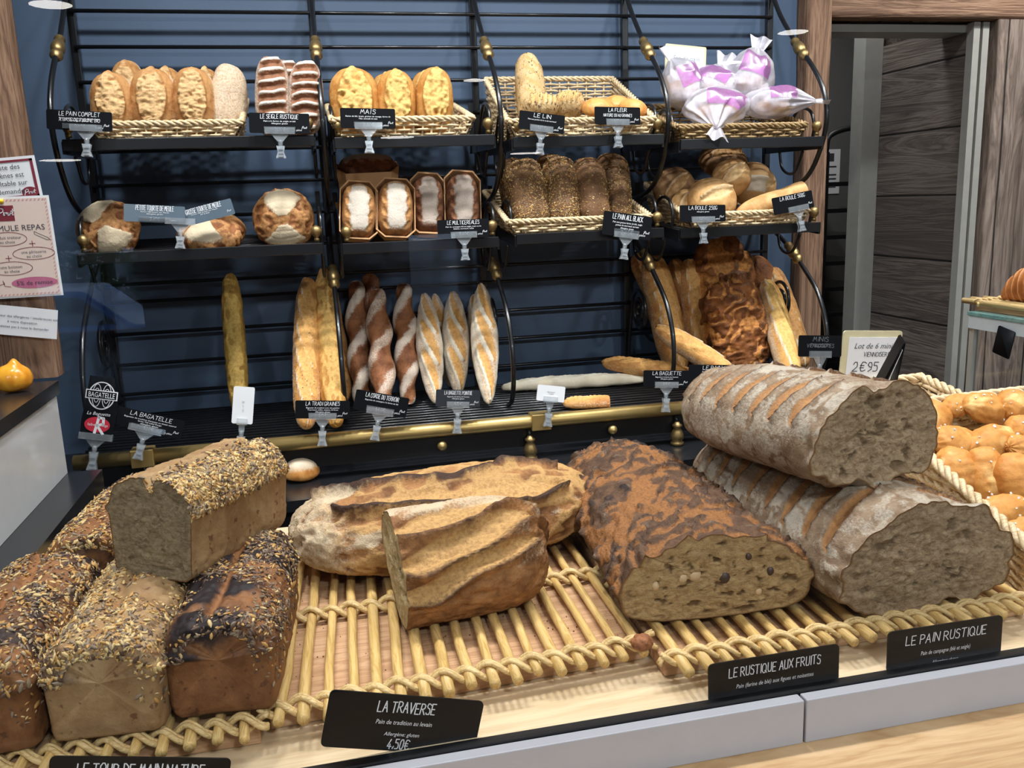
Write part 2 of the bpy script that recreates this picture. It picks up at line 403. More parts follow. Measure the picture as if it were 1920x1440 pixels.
# rough timber round the doorway
def rough_board(name, lo, hi, mat, seed, amp=0.004):
    lo = np.array(lo, float); hi = np.array(hi, float); ax = int(np.argmax(hi - lo)); n = 60
    o1, o2 = [i for i in range(3) if i != ax]
    ring = [(0, 0)] * 0
    m = 6
    ring = [(i / m, 0) for i in range(m)] + [(1, i / m) for i in range(m)] + [(1 - i / m, 1) for i in range(m)] + [(0, 1 - i / m) for i in range(m)]
    ring = np.array(ring); t = np.linspace(0, 1, n)
    P = np.zeros((n, len(ring), 3)); P[..., ax] = (lo[ax] + (hi[ax] - lo[ax]) * t)[:, None]
    P[..., o1] = lo[o1] + (hi[o1] - lo[o1]) * ring[:, 0]; P[..., o2] = lo[o2] + (hi[o2] - lo[o2]) * ring[:, 1]
    sc = np.array([40.0] * 3); sc[ax] = 5
    P = P + np.stack([fbm(P * sc + k * 31, seed + k, 3) for k in range(3)], -1) * amp * np.array([0 if i == ax else 1 for i in range(3)])
    mb = MB().grid(P, False, True); k = len(ring)
    mb.add(P[0], [list(range(k))[::-1]]); mb.add(P[-1], [list(range(k))])
    return struct(mb.build(name, mat))
rough_board('trim_1', (DX0 - 0.075, BACK - 0.06, 0), (DX0, BACK - 0.001, CEIL), M_BEAM, 3)
rough_board('trim_2', (DX0 + 0.001, BACK - 0.05, DZ), (DX1 + 0.32, BACK - 0.001, DZ + 0.10), M_BEAMX, 5)
rough_board('trim_3', (DX1 + 0.02, BACK - 0.055, 0), (DX1 + 0.13, BACK - 0.001, DZ - 0.002), M_PLANKSV, 7)
M_JAMB = plain('grey_door_frame', (150, 148, 142), 0.5)
struct(MB().box((DX1 - 0.048, BACK - 0.03, 0), (DX1 - 0.026, BACK - 0.001, DZ - 0.005)).box((DX1 - 0.016, BACK - 0.03, 0), (DX1 + 0.006, BACK - 0.001, DZ - 0.005)).box((DX0 + 0.005, BACK + 0.0, DZ - 0.03), (DX1 - 0.04, BACK + 0.1, DZ - 0.008)).build('door_1', M_JAMB, smooth=False))
struct(MB().box((1.93, 2.86, 0), (1.999, 2.93, 2.40)).build('trim_4', M_JAMB, smooth=False))
rough_board('trim_5', (-0.80, 1.83, 1.1965), (-0.505, 1.875, CEIL), M_BEAM, 9, 0.006)

# glass of the display counter (thin pane between the visitor and the bread)
def pane_glass():
    t = NT('display_glass'); t.n.remove(t.b)
    tr = t.new('BsdfTransparent'); tr.inputs[0].default_value = (0.955, 0.975, 0.98, 1)
    gl = t.new('BsdfGlossy'); gl.inputs['Roughness'].default_value = 0.0
    fr = t.new('Fresnel'); fr.inputs[0].default_value = 1.33
    m = t.new('MixShader'); t.link(fr.outputs[0], m.inputs[0]); t.link(tr.outputs[0], m.inputs[1]); t.link(gl.outputs[0], m.inputs[2])
    t.link(m.outputs[0], t.out.inputs[0]); return t.m
M_GLASS = pane_glass()
g = MB(); g.add([(-1.3, 0.878, 0.903), (2.3, 0.878, 0.903), (2.3, 0.878, 2.2), (-1.3, 0.878, 2.2)], [(0, 1, 2, 3)])
struct(g.build('window_1', M_GLASS, smooth=False))

# ------------------------------------------------------------------ front counter
ct = thing('display_counter', 'long display counter with pale wood deck behind the glass, under the cane trays', 'counter')
MB().box((-1.4, 0.885, 0.86), (1.75, 1.66, 0.90)).build('deck', M_MAPLE, ct, smooth=False)
MB().box((-1.4, 0.872, 0.86), (1.75, 0.8845, 0.903)).build('glass_seal', M_SEAL, ct, smooth=False)
for x0, x1 in ((-1.4, 0.5335), (0.5365, 1.75)):
    MB().box((x0, 0.855, 0.8425), (x1, 0.8715, 0.900)).build('front_panel', M_GREYFRONT, ct, smooth=False, bevel=0.0015)
MB().box((-1.4, 0.872, 0.0), (1.75, 1.64, 0.859)).build('body', M_IRONDULL, ct, smooth=False)
MB().box((-1.4, 0.62, 0.800), (1.75, 0.870, 0.842)).build('customer_ledge', M_OAK, ct, smooth=False, bevel=0.004)
bc = thing('back_counter', 'black stone counter along the back wall, under the bread rack', 'counter')
MB().box((-1.4, 1.86, 0.86), (1.40, 2.447, 0.885)).build('top', M_BLACKTOP, bc, smooth=False)
MB().box((-1.4, 1.90, 0.0), (1.40, 2.447, 0.859)).build('body', M_IRONDULL, bc, smooth=False)
lc = thing('side_case', 'white glossy side case with a black top, left of the bread rack', 'display case')
MB().box((-1.2, 1.28, 1.170), (-0.496, 1.80, 1.195)).build('top', M_BLACKTOP, lc, smooth=False)
MB().box((-1.2, 1.29, 1.012), (-0.502, 1.795, 1.1695)).build('side_panel', M_WHITEGLOSS, lc, smooth=False)
MB().box((-1.2, 1.285, 0.9005), (-0.44, 1.80, 1.0115)).build('base', M_BLACKTOP, lc, smooth=False)

# ------------------------------------------------------------------ the wrought iron bread rack
POSTS = (-0.522, 0.045, 0.459, 0.882, 1.318)
YP = 2.415
RACKZ = 0.985
rk = thing('bread_rack', 'black wrought iron bread rack with brass fittings against the slate wall', 'rack', T(0.4, YP, 0.885))
def rk_build(mb, name, mat, parent=None, **k):
    o = mb.build(name, mat, None, **k)
    o.parent = parent or rk; o.matrix_parent_inverse = Matrix.Identity(4)
    o.matrix_world = Matrix.Identity(4); o.matrix_basis = (Matrix.Translation((-0.4, -YP, -0.885)) if parent is None else Matrix.Identity(4))
    return o
for x in POSTS:
    rk_build(MB().box((x - 0.009, YP - 0.006, 0.886), (x + 0.009, YP + 0.012, 2.36)), 'post', M_IRON, smooth=False, bevel=0.002)
for z in (2.15, 2.066, 1.984, 1.902, 1.820, 1.738, 1.656, 1.574, 1.492, 1.41, 1.328, 1.282, 1.20, 1.12, 1.042):
    rk_build(MB().tube([(POSTS[0], YP - 0.012, z), (POSTS[-1], YP - 0.012, z)], 0.0048, 8), 'rod', M_IRON)
up = [(2.41, 2.055), (2.36, 1.985), (2.30, 1.922), (2.248, 1.873), (2.20, 1.835), (2.150, 1.785), (2.118, 1.735), (2.108, 1.69), (2.113, 1.65), (2.13, 1.61), (2.16, 1.566), (2.20, 1.533), (2.26, 1.510), (2.33, 1.498), (2.405, 1.492)]
dn = [(2.408, 1.425), (2.36, 1.39), (2.30, 1.36), (2.25, 1.33), (2.182, 1.282), (2.125, 1.235), (2.088, 1.18), (2.07, 1.12), (2.074, 1.06), (2.10, 1.01), (2.135, 0.992)]
fer = [(0.006, -0.036), (0.011, -0.034), (0.013, -0.028), (0.009, -0.022), (0.0135, -0.016), (0.016, -0.006), (0.0165, 0.002), (0.014, 0.010), (0.010, 0.014), (0.0145, 0.019), (0.015, 0.025), (0.011, 0.031), (0.007, 0.036)]
for x in POSTS:
    for pts, k in ((up, 3), (dn, 3)):
        q = spline([(x, y, z) for y, z in pts], 8)
        arm = rk_build(MB().tube(q, 0.0062, 10), 'scroll_arm', M_IRON)
        if not (x == POSTS[0] and pts is dn):
            c = np.array((x, pts[k][0], pts[k][1])); d = np.array((x, pts[k + 1][0], pts[k + 1][1])) - np.array((x, pts[k - 1][0], pts[k - 1][1]))
            rk_build(MB().lathe([(r * 0.95, h * 1.2) for r, h in fer], frame(c, np.cross(d, (1, 0, 0)), d), 20), 'brass_ferrule', M_OLDBRASS, arm)
    th = np.linspace(0, 2.15 * 2 * np.pi, 90); r = 0.058 - 0.046 * th / th[-1]
    q = np.stack([np.full_like(th, x), 2.315 + r * np.cos(th + 0.2), 1.185 + r * 1.1 * np.sin(th + 0.2)], -1)
    tail = spline([(x, 2.405, 1.02), (x, 2.395, 1.10), (x, 2.378, 1.17)], 6)
    rk_build(MB().tube(np.vstack([tail, q]), 0.0052, 8), 'scroll', M_IRON)
# base shelf: wire grille, front beam, brass rail
gr = MB()
for k in range(15):
    y = 2.030 + k * 0.0268
    gr.tube([(POSTS[0] - 0.01, y, RACKZ), (POSTS[-1] + 0.01, y, RACKZ)], 0.0042, 6)
for x in POSTS:
    gr.box((x - 0.008, 2.0, RACKZ - 0.014), (x + 0.008, 2.42, RACKZ - 0.0045))
rk_build(gr, 'shelf_grille', M_IRON)
rk_build(MB().box((POSTS[0] - 0.01, 2.000, 0.915), (POSTS[-1] + 0.01, 2.018, 0.962)), 'front_beam', M_IRON, smooth=False, bevel=0.002)
rail = rk_build(MB().tube([(POSTS[0] - 0.02, 1.995, 0.978), (POSTS[-1] + 0.02, 1.995, 0.978)], 0.0165, 20), 'brass_rail', M_BRASS)
for x in (-0.40, 0.503):
    rk_build(MB().box((x - 0.024, 1.9755, 0.958), (x + 0.024, 2.0145, 0.998)), 'rail_joint', M_BRASS, rail, smooth=False, bevel=0.002)
for px in (828, 1147):
    p = aty(px, 830 if px < 900 else 800, 1.995)
    rk_build(MB().lathe([(0.004, 0), (0.010, 0.004), (0.012, 0.010), (0.009, 0.017), (0.001, 0.020)], frame((p[0], 1.998, 0.940), (1, 0, 0), (0, -1, 0)), 16), 'brass_knob', M_BRASS)
foot = [(0.016, 0), (0.021, 0.004), (0.021, 0.010), (0.015, 0.014), (0.020, 0.022), (0.021, 0.032), (0.016, 0.046), (0.011, 0.056), (0.015, 0.060), (0.016, 0.066), (0.010, 0.070), (0.006, 0.076)]
for x in (-0.4, 0.475, 0.855):
    rk_build(MB().lathe([(a * 0.78, b * 0.80) for a, b in foot], T(x, 1.985, 0.8852), 20), 'foot', M_OLDBRASS)
    rk_build(MB().tube([(x, 1.985, 0.945), (x, 2.0, 0.962)], 0.004, 8), 'foot_stem', M_IRON)

# hanging shelves: a wire tray with a lip, two curled brackets and two brass balls each
def hanging_shelf(xa, xb, zf, tilt, label):
    yf, yb = 2.085, 2.385
    t = thing('hanging_shelf', label, 'shelf', T((xa + xb) / 2, yf, zf), 'black hanging shelves of the bread rack')
    w = (xb - xa) / 2
    def B(mb, name, mat, **k):
        return mb.build(name, mat, t, **k)
    m = MB(); dz = tilt
    for k in range(13):
        f = k / 12.0
        m.tube([(-w + 0.006, 0.006 + f * (yb - yf - 0.01), -0.006 + dz * f), (w - 0.006, 0.006 + f * (yb - yf - 0.01), -0.006 + dz * f)], 0.0028, 6)
    B(m, 'wire_tray', M_IRON)
    B(MB().box((-w, -0.004, -0.024), (w, 0.003, 0.001)), 'front_lip', M_IRON, smooth=False, bevel=0.0015)
    for s in (-1, 1):
        b = MB().hexa([(s * w - 0.003, 0.003, -0.030), (s * w + 0.003, 0.003, -0.030), (s * w + 0.003, yb - yf, dz - 0.030), (s * w - 0.003, yb - yf, dz - 0.030),
                       (s * w - 0.003, 0.003, -0.004), (s * w + 0.003, 0.003, -0.004), (s * w + 0.003, yb - yf, dz - 0.002), (s * w - 0.003, yb - yf, dz - 0.002)])
        b.box((s * w - 0.006, yb - yf - 0.006, dz - 0.03), (s * w + 0.006, yb - yf, dz + 0.10))
        sb = B(b, 'side_bracket', M_IRON, smooth=False)
        pts = spline([(s * w, 0.20, dz * 0.7), (s * w, 0.13, 0.075), (s * w, 0.07, 0.072), (s * w, 0.045, 0.035), (s * w, 0.052, -0.004)], 8)
        c = MB().tube(pts, 0.0042, 8)
        q = spline([(s * w, 0.22, dz - 0.01), (s * w, 0.20, -0.07), (s * w, 0.14, -0.085), (s * w, 0.095, -0.03)], 8)
        c.tube(q, 0.004, 8)
        c.build('curl', M_IRON, sb)
        kb = MB().lathe([(0.006, 0.0), (0.006, 0.006), (0.004, 0.009), (0.009, 0.013), (0.0125, 0.020), (0.0125, 0.026), (0.009, 0.033), (0.001, 0.037)], T(s * w - s * 0.012, 0.012, 0.004), 16)
        B(kb, 'brass_ball', M_OLDBRASS)
    return t
SHELF = {}
for r, (zs, tilt) in enumerate((((1.662, 1.655, 1.648, 1.634), 0.004), ((1.422, 1.418, 1.422, 1.418), 0.022))):
    for b in range(4):
        xa, xb = POSTS[b] + 0.022, POSTS[b + 1] - 0.022
        row = ('upper', 'middle')[r]
        lab = [['hanging shelf with oval wholemeal loaves and striped rye loaves', 'hanging shelf holding the basket of yellow maize loaves', 'hanging shelf holding the large pale wicker basket', 'hanging shelf with bread in knotted plastic bags'],
               ['hanging shelf with three round dark crusted loaves', 'hanging shelf with loaves baked in cardboard cases', 'hanging shelf with the basket of seed covered loaves', 'hanging shelf with the basket of round pale loaves']][r][b]
        hanging_shelf(xa, xb, zs[b], tilt, 'black ' + lab)
        SHELF[r, b] = (xa, xb, zs[b], tilt)

# ------------------------------------------------------------------ bread
def bread_surface(L, W, H, nu=70, nv=56, ex=2.6, nt=2.0, nb=3.2, flat=0.36, cut0=False, cut1=False, fn=None, taper=0.0, bend=0.0, arch=0.0, seed=0):
    tau = np.linspace(0, 1, nu)
    if cut0 and cut1: t = -1 + 2 * tau
    elif cut1: t = -1 + 2 * (1 - np.cos(tau * np.pi / 2))
    elif cut0: t = 1 - 2 * (1 - np.cos((1 - tau) * np.pi / 2))
    else: t = -np.cos(tau * np.pi)
    s = np.clip(1 - np.abs(t) ** ex, 0, 1) ** (1 / ex)
    if cut1: s = np.where(t > 0, 1, s)
    if cut0: s = np.where(t < 0, 1, s)
    a = np.arange(nv) * 2 * np.pi / nv - np.pi / 2
    c, sn = np.cos(a), np.sin(a)
    n = np.where(sn >= 0, nt, nb)
    y = np.sign(c) * np.abs(c) ** (2 / n); z = np.sign(sn) * np.abs(sn) ** (2 / n)
    z = np.where(z >= 0, z * H * (1 - flat), z * H * flat)
    P = np.zeros((nu, nv, 3))
    P[..., 0] = (t * L / 2)[:, None]
    P[..., 1] = s[:, None] * (1 + taper * t)[:, None] * y * W / 2 + (bend * (t * t - 0.33))[:, None]
    P[..., 2] = H * flat + (s ** 0.9)[:, None] * z + (arch * (1 - t * t))[:, None]
    N = np.cross(np.gradient(P, axis=0), np.roll(P, -1, 1) - np.roll(P, 1, 1))
    N = N / (np.linalg.norm(N, axis=-1, keepdims=True) + 1e-9)
    N[0] = (-1, 0, 0) if not cut0 else N[0]; N[-1] = (1, 0, 0) if not cut1 else N[-1]
    if (N[nu // 2, nv // 2] @ np.array([0, 0, 1.0])) < 0: N = -N if not (cut0 or cut1) else -N
    if not cut0: N[0] = (-1, 0, 0)
    if not cut1: N[-1] = (1, 0, 0)
    aw = np.where(a > np.pi / 2, a, a)
    S = np.broadcast_to((np.pi / 2 - a) * W / 2, (nu, nv))
    X = P[..., 0]; att = {}
    d = 0.0018 * fbm(P * 45 + seed * 7, seed, 4)
    if fn is not None:
        r = fn(X, S, P, L, W, H, seed)
        d = d + r.pop('d', 0); att = {k: np.clip(v, 0, 1.2) * np.ones((nu, nv)) for k, v in r.items()}
    fade = np.ones((nu, 1)); 
    P = P + N * (d * fade)[..., None]
    return P, N, att
def crumb_cap(ring, out, depth, seed, m=46, hollow=0.0, holes=0.55, freq=70):
    """rough cut face that fills a ring of points; out = outward direction"""
    c = ring.mean(0); r = np.linspace(0, 1, m) ** 0.8
    P = c + (ring - c)[None] * r[:, None, None]
    w = np.sin(np.pi * np.clip(r, 0, 1) ** 1.4)[:, None]
    q = P * np.array([1, 1.0, 1.5])
    n = fbm(q * freq, seed, 5, 0.62); n2 = fbm(q * freq * 0.25, seed + 5, 3)
    h = sstep(0.20, 0.42, fbm(q * freq * 1.1, seed + 9, 3)) * holes
    disp = depth * (0.55 * n + 0.7 * n2) - 0.6 * depth * h - hollow * (1 - r ** 2)[:, None] * 0.012
    P = P + np.asarray(out)[None, None] * (disp * np.minimum(1, 5 * (1 - r))[:, None])[..., None]
    return P, {'hole': h * np.minimum(1, 6 * (1 - r))[:, None], 'rim': np.repeat(r[:, None], ring.shape[0], 1)}
def slash_field(X, S, segs):
    """leaf shaped cuts: mask and signed side of the nearest cut"""
    m = np.zeros_like(X); side = np.zeros_like(X); rim = np.zeros_like(X)
    for x0, s0, x1, s1, w in segs:
        dx, ds = x1 - x0, s1 - s0; L2 = dx * dx + ds * ds
        t = np.clip(((X - x0) * dx + (S - s0) * ds) / L2, 0, 1)
        px, ps = X - (x0 + t * dx), S - (s0 + t * ds)
        dist = np.hypot(px, ps); leaf = np.sqrt(np.clip(1 - (2 * t - 1) ** 2, 0.0, 1)) * w + 1e-5
        k = sstep(1.25, 0.75, dist / leaf); m = np.maximum(m, k)
        rim = np.maximum(rim, np.exp(-((dist - leaf) / (0.35 * w)) ** 2) * (leaf > 0.3 * w) * ((px * -ds + ps * dx) > 0))
    return m, rim
def fn_plain(X, S, P, L, W, H, sd):
    return dict(d=0.003 * fbm(P * 22, sd, 3), flour=0.12 * np.ones_like(X))
def fn_oval(X, S, P, L, W, H, sd):                    # one big ragged opening on top
    e = (X / (0.43 * L)) ** 2 + (S / (0.30 * W)) ** 2 + 0.4 * fbm(P * 40, sd, 3)
    o = sstep(1.15, 0.75, e); ed = np.exp(-((e - 1.05) / 0.16) ** 2)
    r = ridge(P * np.array([70, 60, 60]) + sd, sd + 3, 4)
    return dict(d=o * (0.009 * r - 0.001) + 0.004 * ed, open=o * (0.40 + 0.6 * r), flour=sstep(0.42, 0.75, np.abs(S) / W) * 0.9 * (1 - o), burn=0.22 * ed + 0.35 * o * sstep(0.1, -0.4, r))
def fn_rye(X, S, P, L, W, H, sd):                      # cross cuts with floury ridges
    ph = (X + 0.14 * S + 0.004 * vnoise(P * 30, sd)) / (L / 7.0); f = np.abs(ph - np.floor(ph) - 0.5)
    band = sstep(0.46, 0.38, np.abs(S) / W)
    cut = sstep(0.34, 0.22, f) * band; fl = sstep(0.30, 0.40, f) * band
    return dict(d=-0.007 * cut + 0.002 * fl, open=0.0 * cut, flour=fl * 1.0 + 0.55 * sstep(0.40, 0.5, np.abs(S) / W), burn=0.25 * cut)
def fn_maize(X, S, P, L, W, H, sd):
    e = (X / (0.44 * L)) ** 2 + (S / (0.33 * W)) ** 2 + 0.3 * fbm(P * 35, sd, 3)
    o = sstep(1.05, 0.8, e); ed = np.exp(-((e - 1.0) / 0.2) ** 2); r = ridge(P * np.array([45, 75, 45]) + sd, sd + 2, 3)
    return dict(d=o * 0.009 * r + 0.005 * ed, open=o * (0.35 + 0.7 * r), burn=0.30 * ed * sstep(0.2, 0.9, r) + 0.32 * o * sstep(0.1, -0.4, r))
def fn_tourte(X, S, P, L, W, H, sd):                   # floury leaves between torn cracks
    ph = np.arctan2(P[..., 1], P[..., 0]) + 0.4 * sd; rr = np.hypot(P[..., 1] / W, P[..., 0] / L) * 2
    petal = 0.22 + np.cos(2 * ph + 0.5 * vnoise(P * 18, sd))
    fl = sstep(0.15, 0.45, petal + 0.25 * fbm(P * 45, sd, 3)) * sstep(0.10, 0.22, rr) * sstep(1.02, 0.85, rr) * sstep(0.25, 0.4, P[..., 2] / H)
    vein = sstep(0.5, 0.9, np.cos(26 * rr + 3 * petal)) * fl * 0.35
    r = ridge(P * 42 + sd, sd + 4, 3)
    return dict(d=0.007 * fl - 0.002 * vein + 0.006 * (1 - fl) * r, flour=1.15 * fl - 0.8 * vein, open=(1 - fl) * sstep(0.25, 0.8, r) * 0.8, burn=(1 - fl) * sstep(0.3, -0.3, r) * 0.45)
def fn_diag(n, w, slant, fl=0.5, dep=0.004, band=0.35):           # diagonal overlapping cuts of a baguette
    def f(X, S, P, L, W, H, sd):
        segs = []
        for k in range(n):
            x = -0.42 * L + 0.84 * L * (k + 0.5) / n
            segs.append((x - slant * L / n, -0.33 * W, x + slant * L / n, 0.33 * W, w))
        m, rim = slash_field(X, S, segs)
        return dict(d=-0.2 * dep * m + dep * rim + 0.002 * fbm(P * 30, sd, 3), open=m, flour=fl * (band + rim * 1.4 + 0.5 * sstep(0.35, 0.7, np.abs(S) / W)) * (1 - m * 0.8), burn=0.25 * rim)
    return f
def fn_twist(turns, fl=0.8):
    def f(X, S, P, L, W, H, sd):
        ph = turns * X / L * 2 * np.pi + S / W * 3.6 + 0.5 * fbm(P * 14, sd, 2); c = np.cos(ph)
        return dict(d=0.0055 * c, flour=fl * sstep(-0.4, 0.9, c + 0.9 * fbm(P * 45, sd, 3)), open=0.35 * sstep(-0.55, -0.9, c), burn=0.3 * sstep(0.2, -0.4, c) * sstep(-1.0, -0.6, c))
    return f
def fn_rough(X, S, P, L, W, H, sd):                    # all over torn golden crust
    r = ridge(P * np.array([40, 90, 90]) + sd, sd, 3)
    return dict(d=0.003 * r, open=sstep(0.0, 0.8, r) * sstep(0.48, 0.3, np.abs(S) / W), burn=0.3 * sstep(0.35, 0.6, fbm(P * 55, sd + 1, 3)))
def fn_seeded(X, S, P, L, W, H, sd):
    return dict(d=0.003 * fbm(P * 25, sd, 3), seed=sstep(-0.15, 0.15, P[..., 2] / H - 0.22) * (0.55 + 0.6 * fbm(P * 30, sd + 2, 2)))
def fn_boule(X, S, P, L, W, H, sd):                    # smooth ball with one lifted ear
    m, rim = slash_field(X, S, [(-0.36 * L, -0.16 * W, 0.36 * L, -0.06 * W, 0.014)])
    fl = sstep(0.15, 0.4, fbm(P * 16, sd + 3, 2)) * 0.8
    return dict(d=0.010 * rim - 0.004 * m + 0.002 * fbm(P * 25, sd, 3), open=m, flour=0.35 * fl + 0.5 * rim, burn=0.3 * rim)
def fn_case(X, S, P, L, W, H, sd):                     # floury loaf with side nicks
    segs = [(x, sg * 0.30 * W, x + 0.02, sg * 0.46 * W, 0.006) for x in (-0.055, -0.025, 0.005, 0.035) for sg in (-1, 1)]
    m, rim = slash_field(X, S, segs)
    return dict(d=-0.004 * m + 0.003 * rim + 0.002 * fbm(P * 28, sd, 3), open=m, flour=0.85 * sstep(0.42, 0.22, np.abs(S) / W + 0.12 * fbm(P * 35, sd, 3)) * sstep(0.5, 0.36, np.abs(X) / L))
def fn_pillow(X, S, P, L, W, H, sd):                   # soft bun with piped grooves
    c = np.cos(S / W * 20 + 3.0 * fbm(P * 22, sd, 2)); g = sstep(-0.1, 0.5, vnoise(P * 18, sd + 9))
    return dict(d=0.0012 * c * g + 0.0045 * fbm(P * 34, sd, 3), open=0.7 * sstep(0.0, 0.6, fbm(P * 26, sd + 1, 3) + 0.15 * c * g), burn=0.25 * sstep(0.2, 0.6, fbm(P * 30, sd + 6, 2)))

SEED_MATS = [plain('seed_cream', (206, 178, 122), 0.55), plain('seed_gold', (182, 138, 76), 0.55), plain('seed_grey', (132, 114, 92), 0.55), plain('seed_dark', (88, 66, 52), 0.5)]
def seeds(P, N, w, count, rng, size=(0.008, 0.0036, 0.0022), mix=(0.35, 0.3, 0.25, 0.1), jitter=0.35, lift=0.3):
    """many small kernels lying on a crust grid, in ONE builder"""
    nu, nv = P.shape[:2]
    area = np.linalg.norm(np.cross(np.gradient(P, axis=0), np.gradient(P, axis=1)), axis=-1)
    p = np.clip(w, 0, None) * area; p = (p / p.sum()).ravel()
    idx = rng.choice(nu * nv, count, p=p); Pf = P.reshape(-1, 3); Nf = N.reshape(-1, 3)
    iu, iv = idx // nv, idx % nv
    du = P[np.minimum(iu + 1, nu - 1), iv] - P[iu, iv]; dv = P[iu, (iv + 1) % nv] - P[iu, iv]
    c = P[iu, iv] + du * rng.random((count, 1)) + dv * rng.random((count, 1))
    n = Nf[idx] + rng.normal(0, jitter, (count, 3)); n /= np.linalg.norm(n, axis=1, keepdims=True)
    e = rng.normal(0, 1, (count, 3)); e -= n * (e * n).sum(1, keepdims=True); e /= np.linalg.norm(e, axis=1, keepdims=True); f = np.cross(n, e)
    th = np.arange(6) * np.pi / 3
    prof = [(-0.5, 0.0), (-0.28, 0.85), (0.12, 1.0), (0.5, 0.12)]
    rings = []
    for x, r in prof:
        rings.append(np.stack([np.full(6, x), r * np.cos(th), r * np.sin(th)], -1))
    loc = np.concatenate(rings)
    ns = np.asarray(size)
    sz = ns[None] * rng.uniform(0.75, 1.25, (count, 1)); big = rng.random(count) < 0.32; sz[~big] *= 0.52
    V = c[:, None] + loc[None, :, 0, None] * sz[:, None, 0, None] * e[:, None] + 0.5 * loc[None, :, 1, None] * sz[:, None, 1, None] * f[:, None] + 0.5 * (loc[None, :, 2, None] + lift) * sz[:, None, 2, None] * n[:, None]
    base = [(r * 6 + i, r * 6 + (i + 1) % 6, (r + 1) * 6 + (i + 1) % 6, (r + 1) * 6 + i) for r in range(3) for i in range(6)]
    mi = rng.choice(4, count, p=mix)
    mb = MB(); mb.V.append(V.reshape(-1, 3)); mb.n = count * 24
    for k in range(count):
        o = k * 24
        for q in base: mb.F.append([i + o for i in q]); mb.I.append(int(mi[k]))
    return mb
def loaf(name, label, cat, M, L, W, H, mat, group=None, seed_n=0, seed_kw=None, crumb=None, crumb_depth=0.006, crumb_kw=None, cut=None, parts=False, rngseed=0, **kw):
    """one loaf: a plain one is a single mesh, one with seeds or a cut face is an Empty with parts"""
    P, N, att = bread_surface(L, W, H, cut1=(cut in ('end', 'both')), cut0=(cut in ('start', 'both')), seed=rngseed, **kw)
    sw = att.pop('seed', None)
    body = MB().grid(P, False, True, attrs=att)
    if not (seed_n or cut):
        o = body.build(name, mat); tag(o, label, cat, group)
        if M is not None: o.matrix_world = Matrix(np.asarray(M).tolist())
        return o
    t = thing(name, label, cat, M, group)
    body.build('crust', mat, t)
    if cut:
        for end in (('end', 'start') if cut == 'both' else (cut,)):
            ring = P[-1] if end == 'end' else P[0]
            CP, ca = crumb_cap(ring, (1, 0, 0) if end == 'end' else (-1, 0, 0), crumb_depth, rngseed + 40, **(crumb_kw or {}))
            MB().grid(CP, False, True, attrs=ca, flip=(end == 'start')).build('crumb', crumb, t)
    if seed_n:
        w = sw if sw is not None else np.ones(P.shape[:2])
        s = seeds(P, N, w, seed_n, np.random.default_rng(rngseed + 3), **(seed_kw or {})).build('seed_topping', SEED_MATS, t)
        s['kind'] = 'stuff'
    return t
def up_frame(p0, p1, face=(0, -1, 0.15), thick=0.0):
    """matrix for a loaf whose axis runs p0 -> p1 and whose top faces `face`; thick shifts the base back"""
    p0 = np.asarray(p0); p1 = np.asarray(p1); M = frame((p0 + p1) / 2, p1 - p0, face)
    M[:3, 3] -= M[:3, 2] * thick; return M, float(np.linalg.norm(p1 - p0))

# bread crusts
C_COMPLET = crust('wholemeal_crust', (196, 146, 92), (160, 106, 58), (220, 184, 132), powder=0.02)
C_RYE = crust('rye_crust', (158, 108, 78), (116, 74, 50), (170, 110, 70), (226, 216, 202), powder=0.0)
C_MAIZE = crust('maize_crust', (210, 160, 90), (180, 116, 52), (226, 190, 116), burnt=(140, 78, 34))
C_TOURTE = crust('tourte_crust', (158, 102, 60), (100, 58, 34), (200, 146, 92), (226, 208, 176), (52, 30, 22))
C_LIN = crust('flax_crust', (222, 190, 140), (186, 146, 92), (206, 168, 108), speck=((84, 58, 40), 130, 0.9), powder=0.1)
C_BUN = crust('golden_bun', (226, 166, 96), (198, 126, 58), (240, 206, 150), rough=0.4, bump=0.15)
C_CASE = crust('case_loaf_crust', (186, 136, 86), (134, 84, 48), (206, 154, 94), (214, 204, 190))
C_SHADECASE = crust('shaded_case_crust', (146, 98, 72), (102, 64, 46), (172, 116, 78), (196, 180, 166))  # case loaf crust with the shade of the rear loaves put into its colour
C_SEEDED = crust('seeded_crust', (134, 98, 66), (100, 70, 46), (160, 120, 80))
C_BOULE = crust('pale_boule_crust', (218, 174, 118), (188, 136, 80), (230, 196, 144), bump=0.25)
C_BOULEDK = crust('brown_boule_crust', (160, 122, 84), (120, 84, 52), (196, 152, 100), bump=0.25)
C_BAG = crust('baguette_crust', (214, 160, 92), (178, 112, 54), (232, 178, 106), (238, 228, 208), powder=0.04)
C_BAGDK = crust('dark_baguette_crust', (186, 132, 74), (136, 82, 40), (208, 154, 90), (226, 208, 176))
C_TRADI = crust('golden_baguette_crust', (210, 160, 88), (178, 118, 52), (226, 184, 110), burnt=(120, 72, 34))
C_GREEN = crust('olive_gold_crust', (196, 158, 78), (150, 108, 46), (220, 182, 100), burnt=(70, 44, 24))
C_CORDE = crust('country_twist_crust', (170, 112, 74), (118, 70, 44), (196, 138, 90), (222, 206, 188))
C_PALE = crust('pale_dough', (232, 222, 200), (222, 208, 180), (238, 232, 216), bump=0.15)
C_FARM = crust('farmhouse_dark_crust', (150, 92, 46), (90, 50, 28), (206, 140, 72), (150, 112, 84), (54, 32, 24))
C_RUST = crust('floury_country_crust', (152, 130, 106), (118, 94, 72), (178, 128, 78), (184, 174, 158), (70, 46, 32), scale=40, powder=0.05, bump=0.6)
C_FRUIT = crust('torn_dark_crust', (112, 82, 60), (80, 58, 44), (164, 110, 62), (132, 114, 98), (48, 37, 34), scale=45, bump=0.9)
